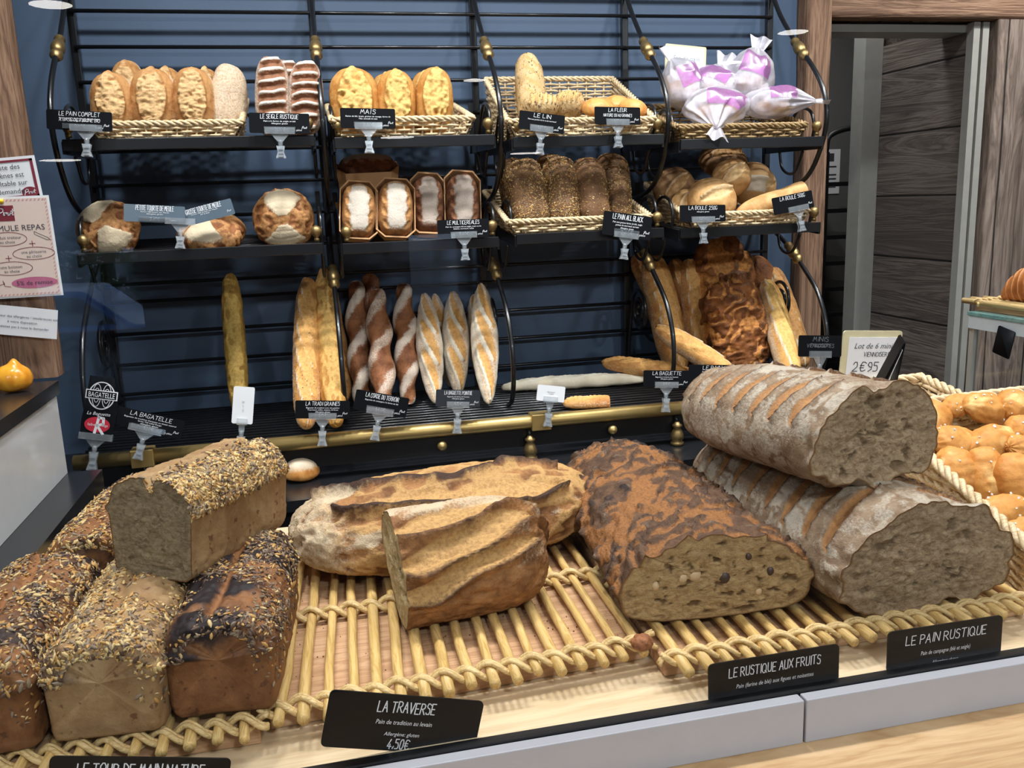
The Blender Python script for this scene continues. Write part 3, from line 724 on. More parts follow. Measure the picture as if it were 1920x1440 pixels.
C_TRAV = crust('traverse_crust', (172, 122, 74), (116, 76, 44), (200, 158, 100), (206, 186, 156), (62, 40, 28), scale=34, bump=0.7)
C_SEEDSIDE = crust('tin_loaf_side', (188, 148, 100), (158, 114, 70), (190, 150, 104), speck=((96, 58, 36), 75, 0.85), burnt=(92, 56, 30), bump=0.3, scale=14)
C_CHOU = crust('choux_crust', (214, 156, 84), (190, 120, 54), (232, 192, 124), burnt=(158, 92, 42), scale=22, rough=0.5, bump=0.3)
C_CROISS = crust('croissant_crust', (196, 128, 74), (158, 92, 48), (222, 164, 104), rough=0.35, bump=0.25)
K_GREY = crumb_mat('grey_crumb', (204, 178, 144), (152, 124, 94), (98, 76, 54))
K_SEED = crumb_mat('seed_crumb', (190, 170, 136), (140, 118, 90), (98, 78, 58), 120)
K_FRUIT = crumb_mat('fruit_crumb', (214, 182, 132), (172, 138, 94), (112, 82, 54), 80)
K_CREAM = crumb_mat('cream_crumb', (226, 204, 158), (196, 168, 116), (150, 122, 80))

# ------------------------------------------------------------------ wicker baskets and cane trays
def wicker_panel(p00, p10, p01, p11, rows, stakes, r=0.0028, amp=0.0035, nrm=None):
    p00, p10, p01, p11 = map(np.asarray, (p00, p10, p01, p11))
    n = unit(np.cross(p10 - p00, p01 - p00)) if nrm is None else np.asarray(nrm)
    mb = MB(); m = stakes * 4 + 1; s = np.linspace(0, 1, m)[:, None]
    for j in range(rows):
        t = (j + 0.5) / rows
        a = p00 + (p01 - p00) * t; b = p10 + (p11 - p10) * t
        w = np.cos(np.pi * (s * stakes + j)) * amp
        sag = 0.0012 * np.sin(s * 7 + j * 2.1)
        mb.tube(a + (b - a) * s + n * w + (p01 - p00) / np.linalg.norm(p01 - p00) * sag, r, 6, caps=False)
    for k in range(stakes + 1):
        f = (k + 0.0) / stakes
        mb.tube([p00 + (p10 - p00) * f, p01 + (p11 - p01) * f], r * 0.8, 5, caps=False)
    return mb
def rope(path, R=0.005, r=0.0042, strands=3, pitch=0.05, mb=None, closed=False):
    P = np.asarray(path, float); d = np.r_[0, np.cumsum(np.linalg.norm(np.diff(P, axis=0), axis=1))]
    n = max(12, int(d[-1] / pitch * 9)); t = np.linspace(0, d[-1], n)
    Q = np.stack([np.interp(t, d, P[:, k]) for k in range(3)], -1)
    Tn = np.gradient(Q, axis=0); Tn /= np.linalg.norm(Tn, axis=1, keepdims=True) + 1e-9
    up = np.array([0, 0, 1.0]); N = np.cross(Tn, up); N /= np.linalg.norm(N, axis=1, keepdims=True) + 1e-9; B = np.cross(Tn, N)
    mb = mb or MB()
    for k in range(strands):
        ph = t / pitch * 2 * np.pi + 2 * np.pi * k / strands
        mb.tube(Q + R * (np.cos(ph)[:, None] * N + np.sin(ph)[:, None] * B), r, 6)
    return mb
def basket(label, corners, mat=None, rows=(6, 12), stakes=(12, 8), r=0.0028, group=None, rim=0.0042, name='wicker_basket'):
    """corners: bottom front-left, front-right, back-right, back-left, then the same four of the rim (world places)"""
    C = [np.asarray(c, float) for c in corners]; mat = mat or M_WICKER
    o = (C[0] + C[1]) / 2; t = thing(name, label, 'basket', T(*o), group); C = [c - o for c in C]
    fl, fr, br, bl, FL, FR, BR, BL = C
    wicker_panel(fl, fr, FL, FR, rows[0], stakes[0], r).build('front_panel', mat, t)
    wicker_panel(br, bl, BR, BL, rows[1], stakes[0], r).build('back_panel', mat, t)
    wicker_panel(bl, fl, BL, FL, max(rows), stakes[1], r).build('side_panel', mat, t)
    wicker_panel(fr, br, FR, BR, max(rows), stakes[1], r).build('side_panel', mat, t)
    wicker_panel(fl, fr, bl, br, 14, stakes[0], r).build('bottom', mat, t)
    rope([FL, FR, BR, BL, FL], rim, rim * 0.85, 3, rim * 11).build('rim', mat, t)
    return t
def cane_tray(label, fl, fr, bl, br, n, binds, rng, zb, tip=0.026, rc=0.0068):
    """canes tied side by side over a thin board; corners are (x, y) on the deck, zb = deck height"""
    fl, fr, bl, br = (np.array(p, float) for p in (fl, fr, bl, br)); o = (fl + fr) / 2
    t = thing('cane_tray', label, 'tray', T(o[0], o[1], zb)); L = lambda p, z: np.array([p[0] - o[0], p[1] - o[1], z])
    zt = 0.022
    q = [fl + (bl - fl) * 0.03, fr + (br - fr) * 0.03, br, bl]
    MB().hexa([L(p, 0.0005) for p in q] + [L(p, zt) for p in q]).build('base_board', M_TRAYWOOD, t, smooth=False, bevel=0.002)
    zc = zt + rc + 0.003
    for k in range(n):
        f = (k + 0.5) / n; a = fl + (fr - fl) * f; b = bl + (br - bl) * f; d = unit(b - a)
        a = a - d * tip * rng.uniform(0.6, 1.25)
        s = np.linspace(0, 1, 14); wob = np.cumsum(rng.normal(0, 0.0011, 14)); wob -= np.linspace(wob[0], wob[-1], 14)
        rr = rc * rng.uniform(0.82, 1.12) * (1 + 0.05 * np.sin(s * 11 + k)); nd = np.array([-d[1], d[0]])
        pts = np.array([L(a + (b - a) * u + nd * w, zc) for u, w in zip(s, wob)])
        MB().tube(pts, rr, 10).build('cane', M_CANE, t)
    for f in binds:
        a = fl + (bl - fl) * f; b = fr + (br - fr) * f; w = np.linalg.norm(b - a); d = (b - a) / w; nd = np.array([-d[1], d[0]])
        m = MB(); u = np.linspace(-0.35 / n, 1 + 0.35 / n, n * 10)
        for ph in (0, 1):
            for off in (-0.25, 0.25):
                z = np.sin(np.pi * (u * n + ph)) * (rc * 1.15) + rc * 0.35 * ph
                yy = np.cos(np.pi * (u * n + ph)) * 0.008 + off * 0.011
                pts = np.stack([a[0] - o[0] + d[0] * w * u + nd[0] * yy, a[1] - o[1] + d[1] * w * u + nd[1] * yy, zc + z], -1)
                m.tube(pts, 0.0033, 6)
        m.build('binding', M_BIND, t)
    return t

# ------------------------------------------------------------------ writing
GL = {'A': '00 38 60|13 53', 'B': '00 08 38 57 55 34 04|34 53 51 30 00', 'C': '57 38 18 06 02 10 30 51', 'D': '00 08 28 56 52 20 00', 'E': '58 08 00 50|04 44',
      'F': '58 08 00|04 44', 'G': '57 38 18 06 02 10 40 53 33', 'H': '00 08|60 68|04 64', 'I': '10 18', 'J': '58 52 30 10 02', 'K': '00 08|58 04 60', 'L': '08 00 50',
      'M': '00 18 33 58 70', 'N': '00 08 60 68', 'O': '28 06 02 20 40 62 66 48 28', 'P': '00 08 38 57 55 34 04', 'Q': '28 06 02 20 40 62 66 48 28|42 70',
      'R': '00 08 38 57 55 34 04|24 60', 'S': '57 38 18 06 15 44 52 40 10 01', 'T': '08 68|38 30', 'U': '08 02 10 40 52 58', 'V': '08 30 68', 'X': '08 60|68 00',
      'Y': '08 34 68|34 30', 'Z': '08 58 00 50', '0': '18 06 02 10 30 42 46 38 18', '1': '06 28 20', '2': '06 18 38 46 44 00 50', '3': '08 48 25 44 42 30 10 01',
      '4': '38 02 52|34 30', '5': '48 08 05 35 43 41 30 00', '6': '48 16 02 10 30 42 44 25 04', '7': '08 48 10', '8': '28 06 15 34 42 30 10 02 14 35 46 28',
      '9': '44 24 06 18 38 46 42 10', '\u20ac': '67 48 28 16 12 20 40 61|05 45|03 43', ',': '12 00', '.': '00 01', '-': '04 34', "'": '18 16', '(': '28 16 12 20', ')': '08 26 22 00',
      ':': '01 02|05 06'}
ACC = {'\u00c9': ('E', [(2.2, 9.2), (4.2, 10.4)]), '\u00c8': ('E', [(1.8, 10.4), (3.8, 9.2)]), '\u00cf': ('I', None)}
_rw = random.Random(4)
def strokes(text):
    out, x = [], 0.0
    for ch in text:
        if ch == ' ': x += 3.6; continue
        extra = []
        if ch in ACC:
            ch, e = ACC[ch]; extra = [e] if e else [[(0, 9.6), (0.4, 9.8)], [(2, 9.6), (2.4, 9.8)]]
        if ch not in GL: continue
        lines = [[(int(p[0]), int(p[1])) for p in s.split()] for s in GL[ch].split('|')] + extra
        dy = _rw.uniform(-0.35, 0.35); sl = 0.12 + _rw.uniform(-0.05, 0.05)
        for l in lines: out.append([(x + a + b * sl, b + dy) for a, b in l])
        x += max(a for l in lines for a, b in l) + 1.9
    return out, max(x - 1.9, 1)
def ribbon(mb, pl, w, y, mi=0):
    P = np.asarray(pl, float)
    for a, b in zip(P[:-1], P[1:]):
        d = b - a; n = np.hypot(*d)
        if n < 1e-9: continue
        d = d / n * w * 0.5; p = np.array([-d[1], d[0]])
        q = [a - d * 0.6 - p, b + d * 0.6 - p, b + d * 0.6 + p, a - d * 0.6 + p]
        mb.add([(u[0], y, u[1]) for u in q], [(0, 1, 2, 3)], mi)
def hand(mb, text, cx, cz, h, y, width=None, weight=0.09, mi=0):
    """brush capitals centred at (cx, cz), letter height h"""
    L, w = strokes(text); k = h / 8.0; kx = k if width is None else min(k * 1.1, width / w)
    for l in L: ribbon(mb, [(cx + (a - w / 2) * kx, cz + (b - 4) * k) for a, b in l], h * weight, y, mi)
def typed(mb, text, cx, cz, h, y, shear=0.0, width=None, mi=0, align='CENTER'):
    """small printed line made of letter outlines"""
    cu = bpy.data.curves.new('line', 'FONT'); cu.body = text; cu.align_x = align; cu.size = h; cu.shear = shear; cu.resolution_u = 2
    ob = bpy.data.objects.new('line', cu); me = bpy.data.meshes.new_from_object(ob)
    V = np.array([v.co[:] for v in me.vertices]) if len(me.vertices) else np.zeros((0, 3)); F = [tuple(p.vertices) for p in me.polygons]
    bpy.data.objects.remove(ob); bpy.data.curves.remove(cu); bpy.data.meshes.remove(me)
    if not len(V): return
    if width is not None:
        w = np.ptp(V[:, 0]); V[:, 0] *= width / w if w > 0 else 1
    mb.add(np.stack([cx + V[:, 0], np.full(len(V), y), cz + V[:, 1] - 0.35 * h], -1), F, mi)
def monogram(mb, cx, cz, h, y, mi=0, weight=0.09):
    for l in ([(-8, -4), (-5, 4)], [(-6.6, 2.2), (-4, 5), (-1.5, 4), (-2, 1.5), (-5.6, 0)], [(-1.2, 1), (-1.8, -2), (-0.6, -1.6)], [(0.2, 0.6), (0, -2), (0.2, -0.4), (1.4, 0.8)], [(3, 0.6), (1.8, -0.6), (2.4, -2), (4, -1.4), (4, 0.2), (3, 0.6), (5.4, 0)], [(7, 4), (6.2, -1.6), (7.2, -1.8)], [(5.2, 1.8), (8.6, 2.2)]):
        ribbon(mb, [(cx + a * h / 9, cz + b * h / 9) for a, b in l], h * weight, y, mi)
def card_body(w, h, th=0.0012, rad=0.004):
    pts = []
    for cx, cz, a0 in ((w / 2 - rad, h / 2 - rad, 0), (-w / 2 + rad, h / 2 - rad, 90), (-w / 2 + rad, -h / 2 + rad, 180), (w / 2 - rad, -h / 2 + rad, 270)):
        for k in range(5):
            a = math.radians(a0 + k * 22.5); pts.append((cx + rad * math.cos(a), cz + rad * math.sin(a)))
    return MB().prism(pts, 0.0, th)
def clip(parent, w, cz, down, side=0.0, M=None):
    """clear spring clip: jaw across the card, fan plate, ball joint, slotted clamp"""
    m = MB(); j = w * 0.5
    m.box((side - j / 2, -0.004, cz - 0.004), (side + j / 2, 0.006, cz + 0.010))
    m.prism([(side - j * 0.30, cz - 0.004), (side + j * 0.30, cz - 0.004), (side + 0.006, cz - 0.020), (side - 0.006, cz - 0.020)], -0.001, 0.003)
    jaw = m.build('clip_jaw', M_CLEAR, parent, smooth=False, matrix=None)
    s = MB(); s.lathe([(0.004, -0.008), (0.0055, -0.004), (0.0055, 0.003), (0.003, 0.007)], T(side, 0.001, cz - 0.024), 10)
    s.build('clip_joint', M_CLEAR, parent)
    z = cz - 0.030
    c = MB()
    for y in (-0.005, 0.004):
        c.prism([(side - 0.009, z), (side + 0.009, z), (side + 0.0065, z - down * 0.5), (side + 0.011, z - down), (side - 0.011, z - down), (side - 0.0065, z - down * 0.5)], y, y + 0.0022)
    for zz in (0.25, 0.6, 0.85):
        c.box((side - 0.0055, -0.0075, z - down * zz - 0.002), (side + 0.0055, 0.0075, z - down * zz + 0.002))
    c.build('clip_clamp', M_CLEAR, parent, smooth=False)
def price_tag(px, py, w, h, tilt, y, label, title, lines=(), price=None, mat=None, down=0.026, clip_at=0.0, yaw=0.0, logo=True, ink=None, no_clip=False, title_h=None, title_z=None, lean=0.12, group=None, name='price_tag', plan=None):
    """card held by a clip; (px, py) photo centre of the card on the plane y, w/h in photo pixels"""
    c = aty(px, py, y); k = mpp(c); W, Hh = w * k, h * k
    M = np.array(Matrix.Translation(tuple(c)) @ Matrix.Rotation(yaw, 4, 'Z') @ Matrix.Rotation(-lean, 4, 'X') @ Matrix.Rotation(math.radians(tilt) - math.atan2(100 - py, 8580 - px), 4, 'Y'))
    t = thing(name, label, 'price tag', M, group)
    card_body(W, Hh, 0.0012, min(0.004, Hh * 0.08)).build('card', mat or M_CARD, t, smooth=False)
    mb = MB(); yy = -0.0006
    th = title_h or Hh * 0.21
    if title:
        ts = title if isinstance(title, (list, tuple)) else [title]
        for i, s in enumerate(ts): hand(mb, s, 0, Hh * (title_z if title_z is not None else 0.33) - i * th * 1.45, th * (1 if i == 0 else 0.8), yy, W * (0.62 if len(s) > 9 else 0.40))
    for i, s in enumerate(lines): typed(mb, s, 0, Hh * 0.10 - i * Hh * 0.115, Hh * 0.105, yy, 0.15, W * min(0.9, 0.016 * len(s)))
    if price:
        hand(mb, price, 0, -Hh * 0.30, Hh * 0.15, yy); typed(mb, 'la pi\u00e8ce', W * 0.30, -Hh * 0.33, Hh * 0.13, yy, 0.15)
    if logo: monogram(mb, W * 0.41, -Hh * 0.22, Hh * 0.15, yy)
    if mb.n: mb.build('lettering', ink or M_INK, t, smooth=False)
    if price and not no_clip:
        pk = MB().box((-W * 0.26, -0.0022, -Hh * 0.44), (W * 0.26, -0.0014, -Hh * 0.18)); pk.build('price_pocket', M_POCKET, t, smooth=False)
    if not no_clip: clip(t, W, -Hh / 2 + 0.002, down, clip_at * W)
    return t

# ================================================================== the front counter
rng = np.random.default_rng(7)
DECK = 0.9005
cane_tray('cane tray at the lower left under the seeded tin loaves', (-0.62, 0.935), (-0.102, 0.935), (-0.60, 1.27), (-0.112, 1.27), 18, (0.012, 0.5, 0.93), rng, DECK)
cane_tray('half empty cane tray in the middle carrying the cut sourdough loaf', (-0.094, 0.950), (0.385, 0.980), (-0.062, 1.62), (0.40, 1.62), 17, (0.012, 0.36, 0.68, 0.95), rng, DECK)
cane_tray('cane tray at the right under the dark fruit loaf and floury loaves', (0.392, 0.930), (0.94, 0.942), (0.42, 1.60), (0.98, 1.60), 19, (0.012, 0.36, 0.68, 0.95), rng, DECK)
cane_tray('cane tray behind the front row of tin loaves, beside the white case', (-0.425, 1.285), (-0.115, 1.285), (-0.425, 1.60), (-0.118, 1.60), 11, (0.03, 0.5, 0.95), rng, DECK)
CT = DECK + 0.022 + 0.004 + 2 * 0.0068                # top of the canes
def flat_frame(p, direction, z):
    return frame((p[0], p[1], z), (direction[0], direction[1], 0), (0, 0, 1))
TIN = dict(nu=150, nv=120, ex=12, nt=2.6, nb=11, flat=0.62)
def fn_tin(burn, seedw, gold, deep=0.010, lim=0.5):
    def f(X, S, P, L, W, H, sd):
        top = sstep(0.60, 0.70, P[..., 2] / H)
        y = P[..., 1] / W; crease = np.exp(-((y - 0.04 + 0.05 * vnoise(P * 20, sd)) / 0.055) ** 2) * top * sstep(lim, lim - 0.10, np.abs(X) / L)
        lip = np.exp(-((P[..., 2] / H - 0.66) / 0.05) ** 2)
        b = burn * top * (0.25 + 0.9 * sstep(-0.25, 0.35, fbm(P * 22, sd + 1, 3))) * (1 - 0.8 * crease)
        return dict(d=-deep * crease + 0.004 * lip + 0.005 * top * fbm(P * 35, sd, 4) + top * 0.003 * ridge(P * 75 + sd, sd + 5, 3) + 0.0012 * fbm(P * 130, sd + 3, 2), open=crease * 0.5, burn=b + 0.30 * lip * burn, seed=top * (1 - crease) * (seedw + 0.9 * fbm(P * 14, sd + 2, 2)) + 0.15 * lip)
    return f
SEEDKW = dict(size=(0.0090, 0.0042, 0.0026), mix=(0.34, 0.26, 0.27, 0.13))
DARKSEED = dict(size=(0.0088, 0.0042, 0.0026), mix=(0.08, 0.20, 0.22, 0.50))
C_TINTOP = crust('tin_loaf_crust', (172, 142, 102), (140, 106, 70), (160, 110, 62), speck=((98, 64, 42), 90, 0.75), burnt=(44, 30, 28), bump=0.35, scale=16)
C_TINDK = crust('dark_tin_loaf_crust', (146, 100, 62), (104, 66, 40), (150, 100, 54), speck=((78, 48, 32), 90, 0.7), burnt=(36, 27, 28), bump=0.35, scale=16)
tin_label = 'rectangular tin loaf topped with sunflower seeds, '
loaf('tin_loaf', tin_label + 'pale front, middle of the front row', 'bread', flat_frame((-0.250, 1.075), (0.06, 1.0), CT), 0.29, 0.122, 0.118, C_TINTOP, seed_n=5600, seed_kw=SEEDKW, fn=fn_tin(0.55, 0.55, 1), rngseed=11, **TIN)
loaf('tin_loaf', tin_label + 'scorched black top, right end of the front row', 'bread', flat_frame((-0.128, 1.085), (0.08, 1.0), CT), 0.285, 0.120, 0.120, C_TINDK, seed_n=3600, seed_kw=DARKSEED, fn=fn_tin(1.0, 0.22, 1), rngseed=12, **TIN)
loaf('tin_loaf', tin_label + 'dark brown, at the lower left corner', 'bread', flat_frame((-0.382, 1.075), (0.04, 1.0), CT), 0.29, 0.124, 0.122, C_TINDK, seed_n=4200, seed_kw=dict(size=(0.0098, 0.0044, 0.0026), mix=(0.22, 0.25, 0.3, 0.23)), fn=fn_tin(0.75, 0.45, 1), rngseed=13, **TIN)
loaf('tin_loaf', tin_label + 'split brown top, behind the front row', 'bread', flat_frame((-0.318, 1.375), (0.10, 1.0), CT), 0.29, 0.128, 0.135, C_TINDK, seed_n=4000, seed_kw=dict(size=(0.0098, 0.0044, 0.0026), mix=(0.28, 0.34, 0.22, 0.16)), fn=fn_tin(0.6, 0.5, 1), rngseed=14, **TIN)
d = unit((0.50, 0.86, 0))
loaf('tin_loaf', 'cut seeded tin loaf lying on top of the others, grey crumb facing out', 'bread',
     frame((-0.223 + d[0] * 0.105, 1.110 + d[1] * 0.105, 1.050), (-d[0], -d[1], 0.03), (0.02, 0.0, 1)), 0.225, 0.118, 0.128, C_TINTOP, seed_n=3800, seed_kw=SEEDKW,
     fn=lambda X, S, P, L, W, H, sd: {**fn_tin(0.15, 0.5, 1, 0.020, 0.9)(X, S, P, L, W, H, sd), 'seed': sstep(0.60, 0.70, P[..., 2] / H) * sstep(-0.05, 0.10, P[..., 1] / W)}, crumb=K_SEED, cut='end', crumb_depth=0.005, crumb_kw=dict(freq=110, holes=0.45), rngseed=15, **TIN)

# --- the big sourdough in the middle and the piece cut from one
def fn_trav(X, S, P, L, W, H, sd):
    segs = [(-0.40 * L, -0.02 * W, 0.44 * L, -0.12 * W, 0.030), (-0.38 * L, 0.34 * W, 0.40 * L, 0.22 * W, 0.030)]
    Sx = S + 0.020 * vnoise(P * 9, sd + 2)
    m, rim = slash_field(X, Sx, segs); r = ridge(P * np.array([16, 55, 55]), sd, 3)
    fl = sstep(0.10, 0.45, fbm(P * np.array([12, 30, 30]), sd + 5, 3)) * (1 - m)
    return dict(d=-0.008 * m + 0.020 * rim + 0.008 * r, open=m * 0.7 + 0.6 * sstep(0.30, 0.7, r) * (1 - m), flour=fl * 0.95 + 0.7 * sstep(0.25, 0.45, X / L * np.sign(0.5)) * sstep(-0.2, 0.3, r), burn=1.0 * rim + 0.5 * sstep(-0.1, -0.5, r) + 0.35 * sstep(0.55, 0.9, fbm(P * 28, sd + 1, 3) + 0.4))
a = np.array([0.420, 1.405]); b = np.array([-0.032, 1.345])
loaf('sourdough_loaf', 'large whole brown sourdough loaf at the back of the middle tray', 'bread', flat_frame((a + b) / 2 + np.array([-0.008, 0.0]), b - a, CT), 0.505, 0.250, 0.122, C_TRAV, fn=fn_trav, nu=170, nv=140, ex=2.5, nt=2.1, nb=2.8, flat=0.40, bend=-0.015, rngseed=21)
def fn_trav2(X, S, P, L, W, H, sd):
    segs = [(-0.50 * L, -0.46 * W, 0.55 * L, -0.06 * W, 0.019), (-0.52 * L, -0.20 * W, 0.56 * L, 0.22 * W, 0.021), (-0.42 * L, 0.10 * W, 0.55 * L, 0.46 * W, 0.018)]
    Sx = S + 0.014 * vnoise(P * 13, sd + 2)
    m, rim = slash_field(X, Sx, segs); r = ridge(P * np.array([22, 70, 70]), sd, 3)
    return dict(d=-0.006 * m + 0.014 * rim + 0.005 * r, open=m * 0.8, flour=sstep(0.15, 0.5, fbm(P * 20, sd + 5, 3)) * 0.45 * (1 - m) + 0.7 * sstep(-0.22, -0.42, S / W), burn=0.65 * rim + 0.2 * sstep(0.3, 0.6, fbm(P * 30, sd + 1, 3)))
pa, pb = np.array([0.078, 1.180]), np.array([0.280, 1.205])
dd = unit(np.r_[pa - pb, 0])
loaf('sourdough_loaf', 'cut piece of sourdough with ridged crust leaning against the whole loaf', 'bread', frame(((pa[0] + pb[0]) / 2, (pa[1] + pb[1]) / 2, CT + 0.030), dd, (0.0, -0.62, 0.8)), 0.215, 0.165, 0.105, C_TRAV, cut='end', crumb=K_CREAM, crumb_depth=0.010, crumb_kw=dict(freq=55, holes=0.7), fn=fn_trav2, nu=130, nv=140, ex=3.2, nt=2.2, nb=2.8, flat=0.42, rngseed=22)

# --- dark torn fruit loaf
def fn_torn(X, S, P, L, W, H, sd):
    top = sstep(0.26, 0.42, P[..., 2] / H)
    w = fbm(P * np.array([14, 18, 18]), sd, 3)
    ph = (X + 0.55 * S) * 14 + 2.2 * w; saw = ph - np.floor(ph)
    gate = sstep(-0.25, 0.05, fbm(P * np.array([18, 30, 30]) + 5, sd + 1, 2) + 0.12)
    pl = sstep(0.0, 0.10, saw) * sstep(0.82, 0.74, saw) * gate
    lip = np.exp(-((saw - 0.70) / 0.07) ** 2) * gate
    r = ridge(P * np.array([60, 60, 60]) + sd, sd + 3, 3); fine = fbm(P * np.array([90, 40, 40]), sd + 7, 3)
    back = sstep(0.1, -0.45, X / L)
    return dict(d=top * (0.014 * saw * pl + 0.006 * lip * (0.4 + vnoise(P * 40, sd + 8)) + 0.006 * (1 - pl) * r + 0.003 * fine * (1 + back)) + 0.0015 * fine, open=top * (1 - pl) * (0.44 + 0.45 * r), flour=top * pl * sstep(0.05, 0.45, fine) * 0.62,
                burn=top * (0.75 * lip * sstep(-0.35, 0.25, vnoise(P * 14, sd + 9)) + 0.45 * back * pl + 0.30 * pl * sstep(0.0, 0.4, fbm(P * 16, sd + 6, 2))))
def fn_torn_patch(X, S, P, L, W, H, sd):
    q = P * np.array([20, 32, 32]) + 0.35 * np.stack([vnoise(P * 30, sd + k) for k in range(3)], -1)
    n = fbm(q, sd, 2); pl = sstep(-0.16, -0.04, n); ed = np.exp(-((n + 0.10) / 0.06) ** 2)
    top = sstep(0.30, 0.45, P[..., 2] / H)
    r = ridge(P * np.array([40, 90, 60]) + sd, sd + 3, 3)
    return dict(d=top * (0.009 * pl + 0.006 * ed * vnoise(P * 20, sd + 11) + 0.005 * r) + 0.002 * fbm(P * 60, sd + 7, 3), open=top * (1 - pl) * (0.55 + 0.6 * r), flour=top * pl * sstep(0.0, 0.5, fbm(P * np.array([60, 25, 25]), sd + 4, 3)) * 0.6, burn=top * (0.5 * ed * sstep(-0.1, 0.3, vnoise(P * 12, sd + 8)) + 0.55 * pl * sstep(-0.05, 0.45, fbm(P * 13, sd + 6, 2))))
loaf('fruit_loaf', 'long dark torn crust loaf, cut face with fig and nut pieces at the front', 'bread', frame((0.516, 1.310, CT), (-0.075, -0.99, 0), (0, 0, 1)), 0.60, 0.248, 0.112, C_FRUIT, cut='end', crumb=K_FRUIT, crumb_depth=0.006, crumb_kw=dict(freq=75, holes=0.9), fn=fn_torn, taper=0.07, nu=260, nv=190, ex=2.6, nt=2.0, nb=3.4, flat=0.34, rngseed=31)

# --- two floury country loaves, one across the other
def fn_country(dirn, n=9, slant=0.05):
    def f(X, S, P, L, W, H, sd):
        segs = []
        for k in range(n):
            x = -0.44 * L + 0.86 * L * (k + 0.5) / n
            segs.append((x - 0.3 * slant, 0.07 * W * dirn, x + 0.7 * slant, 0.62 * W * dirn, 0.0135))
            segs.append((x + 0.014, -0.10 * W * dirn, x + 0.020 + 0.5 * slant, -0.50 * W * dirn, 0.0105))
        m, rim = slash_field(X, S + 0.004 * vnoise(P * 30, sd), segs)
        cr = ridge(P * 34 + sd, sd + 3, 3)
        return dict(d=-0.007 * m + 0.007 * rim + 0.0035 * fbm(P * 30, sd, 4) + 0.022 * sstep(0.43, 0.5, X / L) * (fbm(P * 24, sd + 21, 3) - 0.15), open=1.2 * m, flour=(1 - 1.3 * m) * (0.50 + 0.5 * fbm(P * 18, sd + 5, 3)) - 0.5 * sstep(0.72, 0.95, cr), burn=0.85 * rim)
    return f
loaf('country_loaf', 'long grey floury loaf with slashed crust lying on the right tray, lower of the two', 'bread', frame((0.766, 1.235, CT), (0.01, -1.0, 0), (0, 0, 1)), 0.56, 0.275, 0.150, C_RUST, cut='end', crumb=K_GREY, crumb_depth=0.010, crumb_kw=dict(freq=50, holes=0.55), fn=fn_country(-1), nu=220, nv=170, ex=2.8, nt=1.78, nb=3.2, flat=0.38, rngseed=41)
p0 = aty(1350, 775, 1.40); p1 = aty(1585, 838, 1.06)
p0 = np.array([0.690, 1.44, 1.064]); p1 = np.array([0.757, 1.055, 1.084])
loaf('country_loaf', 'long grey floury loaf lying across the top of the other, broken crumb end forward', 'bread', frame((p0 + p1) / 2, p1 - p0, (0, 0.06, 1)), float(np.linalg.norm(p1 - p0)) + 0.02, 0.235, 0.148, C_RUST, cut='end', crumb=K_GREY, crumb_depth=0.013, crumb_kw=dict(freq=48, holes=0.6, hollow=1.0), fn=fn_country(-1, 8, -0.01), nu=200, nv=160, ex=2.6, nt=2.1, nb=2.6, flat=0.42, rngseed=42)

# --- cards leaning against the glass
def front_card(px, py, w, h, tilt, label, title, lines, price=None, y=0.895, th=0.19, tz=0.30):
    c = aty(px, py, y); k = mpp(c); W, Hh = w * k, h * k
    M = np.array(Matrix.Translation((c[0], c[1], c[2])) @ Matrix.Rotation(-0.03, 4, 'X') @ Matrix.Rotation(math.radians(tilt) - math.atan2(100 - py, 8580 - px), 4, 'Y'))
    t = thing('bread_sign', label, 'sign', M); card_body(W, Hh, 0.002, 0.006).build('card', M_CARD, t, smooth=False)
    mb = MB(); hand(mb, title, 0.0, Hh * tz, Hh * th, -0.0006, W * 0.70 if len(title) > 12 else W * 0.37, 0.10)
    for i, (s, dz, hh) in enumerate(lines): typed(mb, s, 0, Hh * dz, Hh * hh, -0.0006, 0.22, W * 0.0135 * len(s))
    if price: hand(mb, price, -0.01 * W, -Hh * 0.37, Hh * 0.17, -0.0006, W * 0.14, 0.10)
    mb.build('lettering', M_INK, t, smooth=False); return t
front_card(757, 1357, 292, 112, 5, 'black bread sign with a price on it, before the half empty middle tray', 'LA TRAVERSE', [('Pain de tradition au levain', 0.02, 0.115), ('Allerg\u00e8ne: gluten', -0.19, 0.095)], '4,50\u20ac', y=0.892, th=0.19, tz=0.29)
front_card(1453, 1263, 268, 78, -9.5, 'black bread sign standing below the cut dark fruit loaf', 'LE RUSTIQUE AUX FRUITS', [('Pain (farine de bl\u00e9) aux figues et noisettes', -0.16, 0.15)], None, y=0.8885, th=0.23, tz=0.20)
front_card(1773, 1207, 246, 80, -9.0, 'black bread sign standing below the lower floury country loaf', 'LE PAIN RUSTIQUE', [('Pain de campagne (bl\u00e9 et seigle)', -0.14, 0.145), ('Allerg\u00e8ne: gluten', -0.40, 0.12)], None, y=0.8885, th=0.22, tz=0.22)
front_card(262, 1475, 318, 118, 2, 'black bread sign at the bottom left edge before the tin loaves', 'LE TOUR DE MAIN NATURE', [('Pain aux graines', 0.02, 0.115)], None, y=0.895, th=0.19, tz=0.30)

